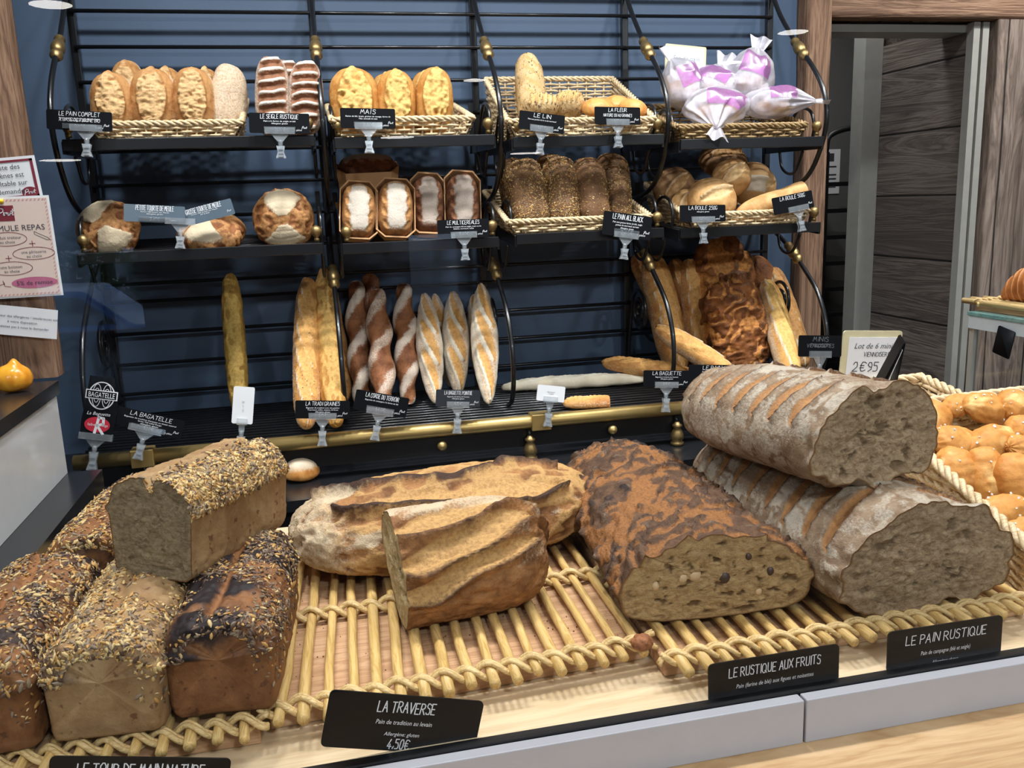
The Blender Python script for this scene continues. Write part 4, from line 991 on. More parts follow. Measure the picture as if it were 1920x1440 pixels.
# nut and fig pieces showing in the cut face of the fruit loaf
_f = [o for o in bpy.data.objects if o.name.startswith('fruit_loaf') and o.parent is None][0]
M_NUT = plain('hazelnut', (206, 176, 136), 0.5); M_FIG = plain('dried_fig', (70, 52, 44), 0.5)
for k_, (y_, z_, r_, m_) in enumerate(((-0.03, 0.062, 0.010, M_NUT), (-0.048, 0.060, 0.008, M_NUT), (0.010, 0.055, 0.011, M_FIG), (0.075, 0.058, 0.008, M_FIG), (-0.085, 0.052, 0.007, M_NUT), (0.045, 0.082, 0.006, M_FIG), (0.06, 0.030, 0.007, M_NUT))):
    q = np.linspace(-np.pi / 2, np.pi / 2, 9)
    MB().lathe([(max(1e-4, r_ * math.cos(v)), r_ * math.sin(v) * 0.8) for v in q], T(0.300 - 0.62 * r_, y_, z_, 0, 0.4 * k_, 1.2), 14).build('nut_piece' if m_ is M_NUT else 'fig_piece', m_, _f)
# small bun on the back counter
c = atz(566, 905, 0.8865)
lb = loaf('round_bun', 'small golden and white bun on the back counter behind the big sourdough', 'bread', T(c[0], c[1] + 0.03, 0.8858, 0.3), 0.085, 0.075, 0.055, C_BUN, fn=lambda X, S, P, L, W, H, sd: dict(flour=0.9 * sstep(0.3, 0.8, P[..., 2] / H)), ex=2.1, rngseed=70)

# crumbs on the boards and one dried lump of dough caught in the binding
cm = MB(); rq = np.random.default_rng(9)
for k_ in range(150):
    x, y = rq.uniform(-0.07, 0.37), rq.uniform(0.975, 1.30); r = rq.uniform(0.0007, 0.0017)
    cm.add(np.array([x, y, DECK + 0.0225]) + r * np.array([(1, 0, 0), (-0.5, 0.8, 0), (-0.5, -0.8, 0), (0, 0, 1.2)]) * rq.uniform(0.6, 1.5, (4, 3)), [(0, 1, 2), (0, 1, 3), (1, 2, 3), (2, 0, 3)])
tag(cm.build('crumbs', plain('crust_crumbs', (104, 66, 40), 0.8), smooth=False), 'scattered brown crumbs on the board of the middle cane tray', 'crumbs', kind='stuff')
c = atz(1204, 1206, CT + 0.006)
P, N, att = bread_surface(0.026, 0.022, 0.018, 30, 28, 2.2, 2, 2.4, 0.45, fn=lambda X, S, P, L, W, H, sd: dict(d=0.002 * ridge(P * 220, 3, 3), burn=0.3 * np.ones_like(X)), seed=5)
tag(MB().grid(P, False, True, attrs=att).build('dough_lump', C_CORDE, matrix=T(c[0], c[1], CT - 0.001)), 'dried brown lump at the front right corner of the middle tray', 'crumb')

# ================================================================== bread on the rack
def px_x(px, py, y): return float(aty(px, py, y)[0])
def shelf_z(r, b, y):
    xa, xb, z, tilt = SHELF[r, b]; return z - 0.003 + tilt * (y - 2.085) / 0.30
def shelf_basket(r, b, xl, xr, hf, hb, label, flare=0.02, rows=(4, 12), stakes=(14, 9), mat=None, yf=2.095, yb=2.365, flare_b=None):
    zf, zb = shelf_z(r, b, yf) + 0.004, shelf_z(r, b, yb) + 0.004
    fb = flare if flare_b is None else flare_b
    return basket(label, [(xl, yf, zf), (xr, yf, zf), (xr, yb, zb), (xl, yb, zb), (xl - flare, yf - 0.004, zf + hf), (xr + flare, yf - 0.004, zf + hf), (xr + fb, yb + 0.012, zb + hb), (xl - fb, yb + 0.012, zb + hb)],
                  mat, rows, stakes, 0.0032, 'wicker baskets on the rack')
shelf_basket(0, 0, px_x(185, 245, 2.095), px_x(437, 245, 2.095), 0.030, 0.105, 'narrow wicker basket of oval wholemeal loaves on the upper left shelf')
shelf_basket(0, 1, px_x(640, 245, 2.095), px_x(872, 245, 2.095), 0.038, 0.095, 'wicker basket of yellow maize loaves on the upper shelf')
shelf_basket(0, 2, px_x(968, 240, 2.095), px_x(1213, 240, 2.095), 0.036, 0.165, 'tall backed pale wicker basket, mostly empty, on the upper shelf', flare=0.02, rows=(4, 18), flare_b=0.012)
shelf_basket(0, 3, px_x(1285, 235, 2.095), px_x(1497, 235, 2.095), 0.030, 0.105, 'brown wicker basket under the plastic bread bags', mat=M_WICKERDK)
shelf_basket(1, 2, px_x(968, 432, 2.095), px_x(1205, 432, 2.095), 0.028, 0.085, 'wicker basket full of seed covered loaves on the middle shelf')
shelf_basket(1, 3, px_x(1300, 425, 2.095), px_x(1500, 420, 2.095), 0.030, 0.095, 'wicker basket of round pale loaves on the middle right shelf')

def stand(name, label, cat, r, b, pb, pt, wpx, y0, lean, H, mat, group=None, face=(0, -1, 0.2), dz=0.012, **kw):
    """a loaf standing on its end on shelf (r, b): pb = photo x of its foot, pt = photo point of its top"""
    z0 = shelf_z(r, b, y0) + dz
    p0 = np.array([px_x(pb, pt[1] + 90, y0), y0, z0]); p1 = aty(pt[0], pt[1], y0 + lean)
    k = mpp((p0 + p1) / 2)
    M, L = up_frame(p0, p1, face, H * 0.45)
    return loaf(name, label, cat, M, L, wpx * k * 1.03, H, mat, group, **kw)
OV = dict(ex=2.5, nt=2.0, nb=2.6, flat=0.42, fn=fn_oval, nu=120, nv=100)
for i, (pb, pt, w, y0, lab) in enumerate((
        (216, (207, 139), 80, 2.150, 'oval wholemeal loaf standing first from the left in the upper basket'),
        (288, (285, 130), 84, 2.150, 'oval wholemeal loaf standing in the middle of the front of its basket'),
        (364, (361, 129), 78, 2.150, 'oval wholemeal loaf standing next to the loaf turned on its side'),
        (248, (236, 114), 66, 2.245, 'oval wholemeal loaf showing tallest behind the first one in the upper basket'),
        (318, (312, 128), 62, 2.245, 'oval wholemeal loaf half hidden behind the middle front loaf'),
        (392, (386, 130), 56, 2.245, 'oval wholemeal loaf half hidden behind the third front loaf'))):
    stand('wholemeal_loaf', lab, 'bread', 0, 0, pb, pt, w, y0, 0.03, 0.075, C_COMPLET, 'oval wholemeal loaves in the upper left basket', rngseed=100 + i, **OV)
stand('wholemeal_loaf', 'wholemeal loaf turned to show its floury flank, at the right end of its basket', 'bread', 0, 0, 420, (430, 121), 44, 2.17, 0.03, 0.085, C_COMPLET, 'oval wholemeal loaves in the upper left basket', face=(0.9, 0.5, 0.1), rngseed=107, ex=2.5, nt=2.0, nb=2.6, flat=0.42, fn=lambda X, S, P, L, W, H, sd: dict(flour=0.62 * sstep(-0.35, 0.1, S / W)))
for i, (pb, pt, w, y0, lab) in enumerate(((508, (509, 107), 62, 2.13, 'striped rye loaf standing at the left of its group of three'), (536, (538, 113), 58, 2.20, 'striped rye loaf standing behind the other two'), (568, (574, 116), 62, 2.13, 'striped rye loaf standing right beside the iron post'))):
    stand('rye_loaf', lab, 'bread', 0, 0, pb, pt, w, y0, 0.05, 0.065, C_RYE, 'striped rye loaves on the upper shelf', dz=0.004, rngseed=120 + i, ex=2.8, nt=2.1, nb=2.6, flat=0.4, fn=fn_rye, nu=90, nv=60)
for i, (pb, pt, w, y0, lab) in enumerate(((668, (660, 130), 90, 2.15, 'yellow maize loaf, widest, at the left of the basket'), (743, (741, 134), 72, 2.15, 'yellow maize loaf in the middle front of the basket'), (812, (816, 129), 68, 2.15, 'yellow maize loaf at the right front of the basket'),
        (727, (722, 141), 58, 2.245, 'yellow maize loaf peeking out behind the middle one'), (800, (795, 137), 56, 2.245, 'yellow maize loaf peeking out behind the right one'))):
    stand('maize_loaf', lab, 'bread', 0, 1, pb, pt, w, y0, 0.04, 0.075, C_MAIZE, 'yellow maize loaves', rngseed=130 + i, ex=2.6, nt=2.0, nb=2.6, flat=0.42, fn=fn_maize, nu=120, nv=100)
def lying(name, label, cat, px, py, wpx, hpx, y, mat, rz=0.0, face=(0, -0.5, 1), H=None, group=None, zrest=None, **kw):
    """a loaf lying with its long side across the view, its middle at the photo point on the plane y; zrest = height it lies on"""
    c = aty(px, py, y); k = mpp(c); L = wpx * k; Hh = hpx * k
    ex = np.array([math.cos(rz), math.sin(rz), 0]); M = frame(c, ex, face); Hd = H or Hh
    M[:3, 3] -= M[:3, 2] * Hd * 0.48
    if zrest is not None: M[2, 3] = zrest
    W = kw.pop('W', L * 0.62)
    return loaf(name, label, cat, M, L, W, Hd, mat, group, **kw)
SEEDY = dict(seed_kw=dict(size=(0.0062, 0.0028, 0.0018), mix=(0.3, 0.42, 0.18, 0.10)))
FLX = fn_diag(6, 0.005, 0.5, 0.1, 0.004)
DKS = dict(size=(0.0052, 0.0026, 0.0016), mix=(0.1, 0.2, 0.25, 0.45))
stand('flax_loaf', 'slashed flax seed loaf standing in the pale basket', 'bread', 0, 2, 1002, (988, 101), 56, 2.22, 0.10, 0.06, C_LIN, 'flax seed loaves', seed_n=420, seed_kw=DKS, ex=2.6, nt=2.0, nb=2.6, flat=0.42, fn=FLX, rngseed=140)
lying('flax_loaf', 'slashed flax seed loaf lying at the foot of the standing one', 'bread', 1016, 196, 74, 40, 2.17, C_LIN, 0.3, (0, -0.75, 0.6), group='flax seed loaves', seed_n=380, seed_kw=DKS, ex=2.4, fn=FLX, rngseed=141)
lying('flax_loaf', 'slashed flax seed loaf lying between the other flax loaf and the buns', 'bread', 1068, 194, 58, 44, 2.18, C_LIN, -0.4, (0, -0.75, 0.6), group='flax seed loaves', seed_n=380, seed_kw=DKS, ex=2.4, fn=FLX, rngseed=142, W=0.062)
for i, (px, py, w, y, lab) in enumerate(((1122, 202, 62, 2.15, 'round golden bun beside the flax loaves in the pale basket'), (1157, 198, 66, 2.22, 'round golden bun behind its card in the pale basket'), (1186, 203, 52, 2.15, 'round golden bun at the right end of the pale basket'))):
    lying('round_bun', lab, 'bread', px, py, w, 34, y, C_BUN, 0.2 * i, (0, -0.3, 1), group='golden buns in the pale basket', ex=2.1, W=0.075, nt=2, nb=2.4, rngseed=150 + i, fn=fn_plain)
# middle shelf, left: round crusted loaves
def boule(name, label, px, py, wpx, hpx, y, mat, face, spin, fn, sd, group=None, Hk=0.72, **kw):
    c = aty(px, py, y); k = mpp(c); D = wpx * k; H = max(hpx * k * 0.8, D * Hk)
    ez = unit(face); ex = np.array([math.cos(spin), 0, math.sin(spin)]); M = frame(c, ex, ez); M[:3, 3] -= M[:3, 2] * H * 0.48
    return loaf(name, label, 'bread', M, D, D * 0.97, H, mat, group, nu=90, nv=90, ex=2.05, nt=2.0, nb=2.4, flat=0.44, fn=fn, rngseed=sd, **kw)
GT = 'round dark crusted loaves on the middle left shelf'
boule('round_loaf', 'round dark loaf with floury patches at the left end of the middle shelf', 203, 431, 108, 76, 2.19, C_TOURTE, (0.15, -0.85, 0.45), 0.5, fn_tourte, 161, GT, 0.62)
boule('round_loaf', 'flat round dark loaf half hidden behind the crossed cards', 397, 436, 116, 50, 2.17, C_TOURTE, (0.0, -0.45, 0.9), 0.0, fn_tourte, 162, GT, 0.42)
boule('round_loaf', 'round dark loaf with a leaf pattern in flour facing forward', 532, 412, 108, 96, 2.17, C_TOURTE, (0.0, -0.92, 0.38), math.pi / 2, lambda X, S, P, L, W, H, sd: fn_tourte(X, S, P, L, W, H, 0), 163, GT, 0.70)
# loaves in cardboard cases
M_KRAFT = plain('kraft_cardboard', (196, 150, 104), 0.75, var=0.05)
def cased(label, pb, pt, pbot, wpx, y0, lean, mat, sd, dark=False):
    z0 = shelf_z(1, 1, y0) + 0.006
    p0 = np.array([px_x(pb, pbot, y0), y0, z0]); p1 = aty(pt[0], pt[1], y0 + lean); k = mpp((p0 + p1) / 2)
    H = 0.062; M, L = up_frame(p0, p1, (0, -1, 0.18), H * 0.5); W = wpx * k
    return cased_at(label, M, L, W, H, mat, sd)
def cased_at(label, M, L, W, H, mat, sd):
    t = thing('cased_loaf', label, 'bread', M, 'loaves baked in cardboard cases')
    P, N, att = bread_surface(L * 0.90, W * 0.88, H, nu=80, nv=64, ex=3.0, nt=2.1, nb=4, flat=0.4, fn=fn_case, seed=sd)
    P = P + np.array([0, 0, 0.004]); MB().grid(P, False, True, attrs=att).build('crust', mat, t)
    a, b, c = L / 2, W / 2, W * 0.22
    o = np.array([(-a, -b + c), (-a + c, -b), (a - c, -b), (a, -b + c), (a, b - c), (a - c, b), (-a + c, b), (-a, b - c)])
    h = np.array([0.72, 0.60, 0.60, 0.72, 0.72, 0.60, 0.60, 0.72]) * H * 0.95
    i_ = o * (1 - 0.0022 / b)
    ring = np.stack([np.c_[o * 0.93, np.zeros(8)], np.c_[o, h], np.c_[i_, h], np.c_[i_ * 0.93, np.full(8, 0.002)]])
    mb = MB().grid(ring, False, True); mb.F.append(list(range(8))); mb.I.append(0); mb.F.append([24 + k for k in range(8)]); mb.I.append(0)
    mb.build('cardboard_case', M_KRAFT, t, smooth=False); return t
cased('floury loaf in a cardboard case, first from the left in front', 672, (673, 342), 447, 71, 2.115, 0.05, C_CASE, 171)
cased('floury loaf in a cardboard case, second from the left in front', 742, (741, 337), 447, 74, 2.115, 0.05, C_CASE, 172)
cased('shade-toned loaf in a cardboard case beside the two floury ones', 803, (801, 327), 436, 66, 2.16, 0.07, C_SHADECASE, 173)
cased('shade-toned loaf in a cardboard case, at the right behind the card', 868, (866, 323), 432, 70, 2.16, 0.07, C_SHADECASE, 174)
c_ = aty(690, 346, 2.29)
cased_at('shade-toned loaf in a cardboard case lying across the top at the back', frame((c_[0], 2.29, c_[2]), (1, 0, 0.02), (0, -0.28, 1)), 0.155, 0.095, 0.072, C_SHADECASE, 175)
k_ = aty(690, 400, 2.30)
cased_at('cased loaf hidden at the back under the one lying across the top', frame((k_[0], 2.300, shelf_z(1, 1, 2.30) + 0.006), (1, 0, 0), (0, 0, 1)), 0.16, 0.09, c_[2] - shelf_z(1, 1, 2.30) - 0.012, C_SHADECASE, 176)
# seed covered loaves
SG = 'seed covered dark loaves in the middle basket'
for i, (pb, pt, w, y0, lab) in enumerate(((1000, (975, 303), 74, 2.145, 'seed covered dark loaf at the front left of its basket'), (1058, (1046, 299), 64, 2.145, 'seed covered dark loaf, second from the left in front'),
        (1117, (1098, 300), 62, 2.145, 'dark loaf with sparse seeds, third from the left in front'), (1160, (1158, 338), 48, 2.17, 'short seed covered loaf at the right end of the basket'),
        (978, (956, 302), 56, 2.235, 'seed covered loaf standing behind the front left one'), (1150, (1146, 293), 66, 2.265, 'shaded seed covered loaf at the back right of the basket'), (1040, (1030, 294), 66, 2.265, 'shaded seed covered loaf at the back middle of the basket'))):
    stand('seeded_loaf', lab, 'bread', 1, 2, pb, pt, w, y0, 0.06, 0.07, C_SEEDED, SG, rngseed=180 + i, ex=4.0, nt=2.2, nb=3, flat=0.4, fn=fn_seeded, seed_n=(2600, 2400, 700, 1500, 1500, 900, 900)[i], **SEEDY)
# round pale loaves
BG = 'round pale loaves in the middle right basket'
boule('boule_loaf', 'brown round loaf at the back left of the basket', 1264, 352, 80, 70, 2.27, C_BOULEDK, (0.2, -0.7, 0.6), 0.6, fn_boule, 191, BG)
boule('boule_loaf', 'round loaf tucked at the left between brown and pale loaves', 1287, 385, 62, 52, 2.19, C_BOULE, (-0.4, -0.8, 0.5), 1.0, fn_boule, 192, BG)
boule('boule_loaf', 'pale round loaf with a lifted ear at the front of the basket', 1335, 374, 92, 78, 2.15, C_BOULE, (0.1, -0.75, 0.6), 0.15, fn_boule, 193, BG)
boule('boule_loaf', 'pale round loaf with a floury flap resting on top of the others', 1371, 332, 74, 62, 2.20, C_BOULE, (-0.2, -0.8, 0.5), 0.5, fn_boule, 194, BG)
boule('boule_loaf', 'golden round loaf with a white flour patch behind the stick of bread', 1412, 345, 88, 76, 2.27, C_BOULE, (0.1, -0.9, 0.3), -0.2, lambda X, S, P, L, W, H, sd: {**fn_boule(X, S, P, L, W, H, sd), 'flour': sstep(0.5, 0.35, np.maximum(np.abs(P[..., 0] / L + 0.08) * 2.2, np.abs(P[..., 1] / W + 0.12) * 2.6)) * 1.2}, 195, BG)
boule('boule_loaf', 'shaded brown round loaf at the very top of the heap', 1356, 302, 92, 56, 2.31, C_BOULEDK, (0, -0.5, 0.8), 0.0, fn_boule, 196, BG, 0.55)
p0, p1 = aty(1380, 398, 2.13), aty(1503, 357, 2.15)
loaf('bread_stick', 'short thick pale stick of bread lying aslant with one end cut square', 'bread', frame((p0 + p1) / 2 - np.array([0, 0, 0.02]), p1 - p0, (0, -0.5, 1)), float(np.linalg.norm(p1 - p0)), 0.055, 0.046, C_BOULE, cut='end', crumb=K_CREAM, crumb_depth=0.002, fn=fn_plain, ex=2.2, nu=60, nv=40, rngseed=197)
lying('flat_loaf', 'flat pale loaf lying along the front edge of the middle right basket', 'bread', 1410, 404, 110, 18, 2.13, C_BOULE, 0.0, (0, -0.3, 1), ex=2.2, W=0.06, fn=fn_plain, rngseed=198)

# baguettes on the base shelf
def lean(name, label, pb, pt, wpx, mat, fn, sd, yt=2.385, group=None, zb=1.004, ex=3.0, face=(0, -1, 0.6), H=None, cat='bread', nu=110, nv=44, **kw):
    """a loaf with its foot on the grille at photo point pb, its head leaning on the rods at photo point pt"""
    p0 = atz(pb[0], pb[1], zb); p0[1] = min(max(p0[1], 2.022), yt - 0.05); p1 = aty(pt[0], pt[1], yt); k = mpp((p0 + p1) / 2)
    W = wpx * k; Hh = H or W * 0.82; M, L = up_frame(p0, p1, face, Hh * 0.45)
    return loaf(name, label, cat, M, L, W, Hh, mat, group, fn=fn, rngseed=sd, ex=ex, nt=2.0, nb=2.3, flat=0.44, nu=nu, nv=nv, **kw)
lean('baguette', 'single long olive gold baguette leaning alone in the left bay', (450, 776), (431, 514), 37, C_GREEN, fn_rough, 201)
lean('baguette', 'seed crusted baguette with diagonal cuts, first of the standing group', (574, 806), (578, 524), 52, C_BAG, fn_diag(5, 0.012, 0.9, 0.5), 202, seed_n=700, seed_kw=dict(size=(0.0045, 0.0022, 0.0015), mix=(0.35, 0.35, 0.2, 0.1)))
lean('baguette', 'golden rough baguette just left of the iron arm', (632, 816), (607, 516), 46, C_TRADI, fn_rough, 203)
lean('baguette', 'brown baguette tip showing behind the golden rough one', (648, 752), (606, 502), 40, C_BAGDK, fn_diag(6, 0.009, 0.9), 204, yt=2.395)
TG = 'twisted country baguettes'
lean('twisted_baguette', 'floury twisted baguette just right of the iron arm', (679, 758), (667, 529), 40, C_CORDE, fn_twist(3.0), 205, group=TG)
lean('twisted_baguette', 'brown twisted baguette in front, second right of the arm', (722, 769), (706, 544), 43, C_CORDE, fn_twist(2.8, 0.6), 206, group=TG, yt=2.36)
lean('twisted_baguette', 'reddish twisted baguette standing behind the front pair', (708, 735), (693, 516), 40, C_CORDE, fn_twist(3.0, 0.4), 207, group=TG, yt=2.40)
lean('twisted_baguette', 'twisted baguette standing next to the pointed ones', (766, 754), (756, 533), 40, C_CORDE, fn_twist(2.9), 208, group=TG)
PG = 'pointed baguettes with floury diagonal cuts'
for i, (pb, pt, w, yt, lab) in enumerate((((815, 756), (797, 550), 50, 2.37, 'pointed floury baguette at the left of its group'), ((859, 740), (850, 546), 52, 2.375, 'pointed floury baguette in the middle of its group'), ((916, 758), (902, 531), 52, 2.36, 'pointed floury baguette at the right, nearest the iron arm'),
        ((842, 722), (815, 551), 40, 2.40, 'pointed baguette half hidden between the left and middle ones'), ((905, 722), (888, 552), 40, 2.40, 'pointed baguette half hidden behind the right one'))):
    lean('pointed_baguette', lab, pb, pt, w, C_BAG, fn_diag(3, 0.0135, 0.62, 0.9, 0.006, 0.60), 210 + i, yt=yt, group=PG, ex=1.75)
def flat_bread(name, label, a, b, wpx, mat, fn, sd, z=None, cut=None, crumb=None, ex=2.6, bend=0.0):
    zz = RACKZ + 0.005 if z is None else z
    p0, p1 = atz(a[0], a[1], zz + 0.02), atz(b[0], b[1], zz + 0.02); k = mpp((p0 + p1) / 2); W = wpx * k * 1.15
    M = frame((p0 + p1) / 2, p1 - p0, (0, 0, 1)); M[2, 3] = zz
    return loaf(name, label, 'bread', M, float(np.linalg.norm(p1 - p0)), W, W * 0.75, mat, fn=fn, rngseed=sd, ex=ex, nt=2.0, nb=2.6, flat=0.38, cut=cut, crumb=crumb, crumb_depth=0.003, nu=90, nv=40, bend=bend)
flat_bread('baguette', 'pale unbaked looking baguette lying along the base shelf', (940, 722), (1212, 706), 28, C_PALE, fn_diag(5, 0.006, 0.8, 0.7, 0.002), 221, bend=-0.012)
flat_bread('half_baguette', 'short cut baguette end lying behind the small white card', (1056, 752), (1142, 748), 25, C_BAG, fn_diag(2, 0.006, 0.8, 0.4), 222, cut='end', crumb=K_CREAM)
p0, p1 = aty(1128, 676, 2.30), aty(1300, 700, 2.20)
loaf('baguette', 'light brown baguette lying above the pale one, left of the leaning group', 'bread', frame((p0 + p1) / 2 + np.array([0, 0, -0.02]), p1 - p0, (0, -0.4, 1)), float(np.linalg.norm(p1 - p0)), 0.050, 0.042, C_BAG, fn=fn_diag(4, 0.008, 0.8, 0.3), rngseed=223, nu=90, nv=40)
LG = 'brown baguettes leaning in the right bay'
for i, (pb, pt, w, yt, m, lab) in enumerate((((1262, 668), (1191, 476), 52, 2.40, C_BAGDK, 'brown baguette leaning at the far left of the right bay'), ((1272, 700), (1222, 480), 62, 2.37, C_BAG, 'brown baguette with long cuts standing behind the iron scroll'),
        ((1300, 672), (1262, 487), 48, 2.395, C_BAGDK, 'brown baguette in the second rank between its neighbours'), ((1310, 690), (1292, 485), 50, 2.37, C_BAG, 'light baguette with a floury shoulder beside the big dark loaf'), ((1335, 668), (1318, 484), 44, 2.405, C_BAGDK, 'brown baguette tip just left of the big dark loaf'))):
    lean('baguette', lab, pb, pt, w, m, fn_diag(4, 0.011, 1.3, 0.45), 230 + i, yt=yt, group=LG)
p0, p1 = aty(1237, 626, 2.22), aty(1362, 706, 2.10)
loaf('baguette', 'brown baguette slanting down in front of the leaning group', 'bread', frame((p0 + p1) / 2, p1 - p0, (0, -0.8, 0.6)), float(np.linalg.norm(p1 - p0)) + 0.03, 0.062, 0.050, C_BAG, fn=fn_diag(3, 0.012, 1.0, 0.5), rngseed=240, nu=90, nv=40)
lean('farmhouse_loaf', 'big dark cracked farmhouse loaf standing at the back of the right bay', (1378, 690), (1347, 449), 112, C_FARM, fn_torn_patch, 241, yt=2.375, H=0.10, nu=150, nv=110)
lean('farmhouse_loaf', 'big golden cracked farmhouse loaf leaning in front of the darker one', (1400, 704), (1366, 525), 108, C_FARM, fn_torn, 242, yt=2.235, H=0.085, nu=150, nv=110)
lean('farmhouse_loaf', 'dark loaf edge with flour showing right of the big cracked loaves', (1452, 668), (1412, 482), 62, C_FARM, fn_twist(1.2, 0.8), 243, yt=2.405)
lean('baguette', 'golden leaning baguette at the right end of the base shelf', (1492, 724), (1437, 528), 50, C_TRADI, fn_diag(3, 0.013, 1.2, 0.7), 244, yt=2.34)
lean('baguette', 'brown floury baguette behind the one at the right end', (1505, 690), (1446, 503), 50, C_BAGDK, fn_diag(3, 0.011, 1.2, 0.9), 245, yt=2.40)

# ------------------------------------------------------------------ price tags
SUB = ('Pain sp\u00e9cial \u00e0 la farine', 'Allerg\u00e8ne: gluten')
YL = 2.068
price_tag(149, 226, 114, 36, 3, YL, 'black price card clipped at the left end of the upper shelf, before wholemeal loaves', ['LE PAIN COMPLET', 'A BASE DE FARINE BIO'], ('Pain sp\u00e9cial \u00e0 la farine de bl\u00e9 complet', 'Allerg\u00e8ne: gluten'), '2,80\u20ac', clip_at=0.1)
price_tag(524, 231, 110, 37, 1, YL, 'black price card before the striped rye loaves', 'LE SEIGLE RUSTIQUE', ('Pain \u00e0 la farine de seigle et bl\u00e9', 'Allerg\u00e8ne: gluten'), '2,30\u20ac')
price_tag(690, 222, 102, 37, 1, YL, 'black price card before the yellow maize loaves', 'MA\u00cfS', ('Farine de bl\u00e9, levain, graines de courge, farine de', 'Ma\u00efs, semoule de ma\u00efs'), '2,80\u20ac')
price_tag(1016, 229, 88, 34, 7, YL, 'tilted black price card before the flax loaves in the pale basket', 'LE LIN', ('Pain aux graines de lin et de tournesol', ), '1,85\u20ac')
price_tag(1158, 217, 90, 32, 1, YL, 'black price card before the golden buns in the pale basket', ['LA FLEUR', 'NATURE OU AU GRAINES'], (), '1,55\u20ac')
price_tag(290, 401, 108, 32, 3, YL, 'level blue grey price card held by the clip between round dark loaves', 'PETITE TOURTE DE MEULE', ('Farine T80 levain, sel, Meule', 'Allerg\u00e8ne: gluten'), '2,60\u20ac', mat=M_CARDGREY, clip_at=0.42, logo=False, title_h=0.0105)
price_tag(384, 400, 106, 30, -15, YL + 0.012, 'blue grey price card tilted up to the right, beside the level one', 'GROSSE TOURTE DE MEULE', ('Farine T80 levain, sel, Meule', '6\u20ac le Kilo'), None, mat=M_CARDGREY, no_clip=True, title_h=0.0105)
price_tag(869, 428, 98, 33, -2, YL, 'black price card before the loaves in cardboard cases', 'LE MULTICEREALES', ('Pain de campagne bl\u00e9 et seigle, ma\u00efs ou lin', 'S\u00e9same, tournesol, millet'), '2,40\u20ac')
price_tag(1176, 423, 96, 44, 7, YL, 'large tilted black price card before the seed covered loaves', 'LE PAIN ALL BLACK', ('Pain aux graines farine de bl\u00e9, seigle', 'graines de tournesol, sarrasin', 'Allerg\u00e8ne: gluten'), '2,45\u20ac')
price_tag(1318, 400, 92, 31, -1, YL, 'level black price card before the pale round loaves', 'LA BOULE 250G', ('Allerg\u00e8ne: gluten', ), '1,25\u20ac')
price_tag(1487, 380, 84, 32, -11, YL, 'tilted black price card at the right shelf end, before the bread stick', 'LA BOULE 500G', (), '', clip_at=0.1)
YR = 1.972
price_tag(281, 793, 120, 36, 14, YR, 'tilted black price card on the brass rail beside the tall black sign', 'LA BAGATELLE', ('Baguette de tradition fran\u00e7aise au levain naturel', 'farine T65 Label Rouge', 'Allerg\u00e8ne: gluten'), '1,20\u20ac', down=0.034, clip_at=-0.04)
price_tag(605, 768, 100, 34, 0.5, YR, 'black price card on the brass rail before the seed crusted baguette', 'LA TRADI GRAINES', ('Baguette de tradition avec des graines', 'Tournesol, millet, s\u00e9same, lin brun', 'Allerg\u00e8ne: gluten'), '1,15\u20ac', down=0.034)
price_tag(715, 757, 100, 38, 10, YR, 'tilted black price card before the twisted baguettes', 'LA CORDE DU TERROIR', ('Baguette de campagne \u00e0 la farine de bl\u00e9', ), '1,40\u20ac', down=0.034)
price_tag(859, 747, 84, 32, 1, YR, 'dark slate price card before the pointed floury baguettes', 'LA BAGUETTE POINTUE', ('Baguette \u00e0 la farine de froment', 'Allerg\u00e8ne: gluten'), '1,15\u20ac', down=0.034, mat=plain('card_slate', (32, 38, 46), 0.4))
price_tag(1250, 710, 92, 31, 0, YR, 'black price card on the brass rail at the end of the pale baguette', 'LA BAGUETTE', ('Baguette \u00e0 la farine de froment', 'Allerg\u00e8ne: gluten'), '1,10\u20ac', down=0.034)
price_tag(1335, 700, 94, 32, 0, 2.02, 'black price card half hidden behind the upper floury country loaf', 'LE PAIN', ('Pain \u00e0 la farine de froment', 'Allerg\u00e8ne: gluten'), '1,60\u20ac', down=0.034)
price_tag(1033, 738, 54, 30, 5, YR, 'small white printed card clipped to the brass rail under the pale baguette', None, ('Baguette sans sel', 'sur commande'), None, mat=M_WHITE, ink=M_DARKINK, logo=False, down=0.032)
t = price_tag(456, 760, 38, 70, 4, YR, 'blank looking white paper tag before the lone olive gold baguette', None, ('Baguette', 'Mais', '1,25\u20ac'), None, mat=M_WHITE, ink=plain('pencil', (176, 182, 194), 0.8), logo=False, down=0.032)
# tall black sign of the baguette maker
c = aty(186, 765, YR); k = mpp(c)
t = thing('bread_sign', 'tall black sign with a white oval emblem and a red one, on the brass rail', 'sign', np.array(Matrix.Translation(tuple(c)) @ Matrix.Rotation(-0.10, 4, 'X') @ Matrix.Rotation(math.radians(12), 4, 'Y')))
hh = 118 * k; ww = 62 * k
out = [(-0.36, 0.5), (0.34, 0.5), (0.40, 0.30), (0.5, 0.05), (0.5, -0.2), (0.42, -0.5), (-0.45, -0.5), (-0.46, -0.2), (-0.40, 0.1)]
MB().prism([(a * ww, b * hh) for a, b in out][::-1], 0, 0.0015).build('card', M_CARD, t, smooth=False)
mb = MB(); th_ = np.linspace(0, 2 * np.pi, 37)
ribbon(mb, [(0.03 * ww + 0.36 * ww * math.cos(q), 0.20 * hh + 0.215 * hh * math.sin(q)) for q in th_], 0.0022, -0.0006)
for cx_ in (-0.11, 0.17):
    for rr in (0.12, 0.075): ribbon(mb, [(cx_ * ww + rr * ww * math.cos(q), 0.20 * hh + rr * 1.5 * hh * math.sin(q)) for q in th_], 0.0012, -0.0007)
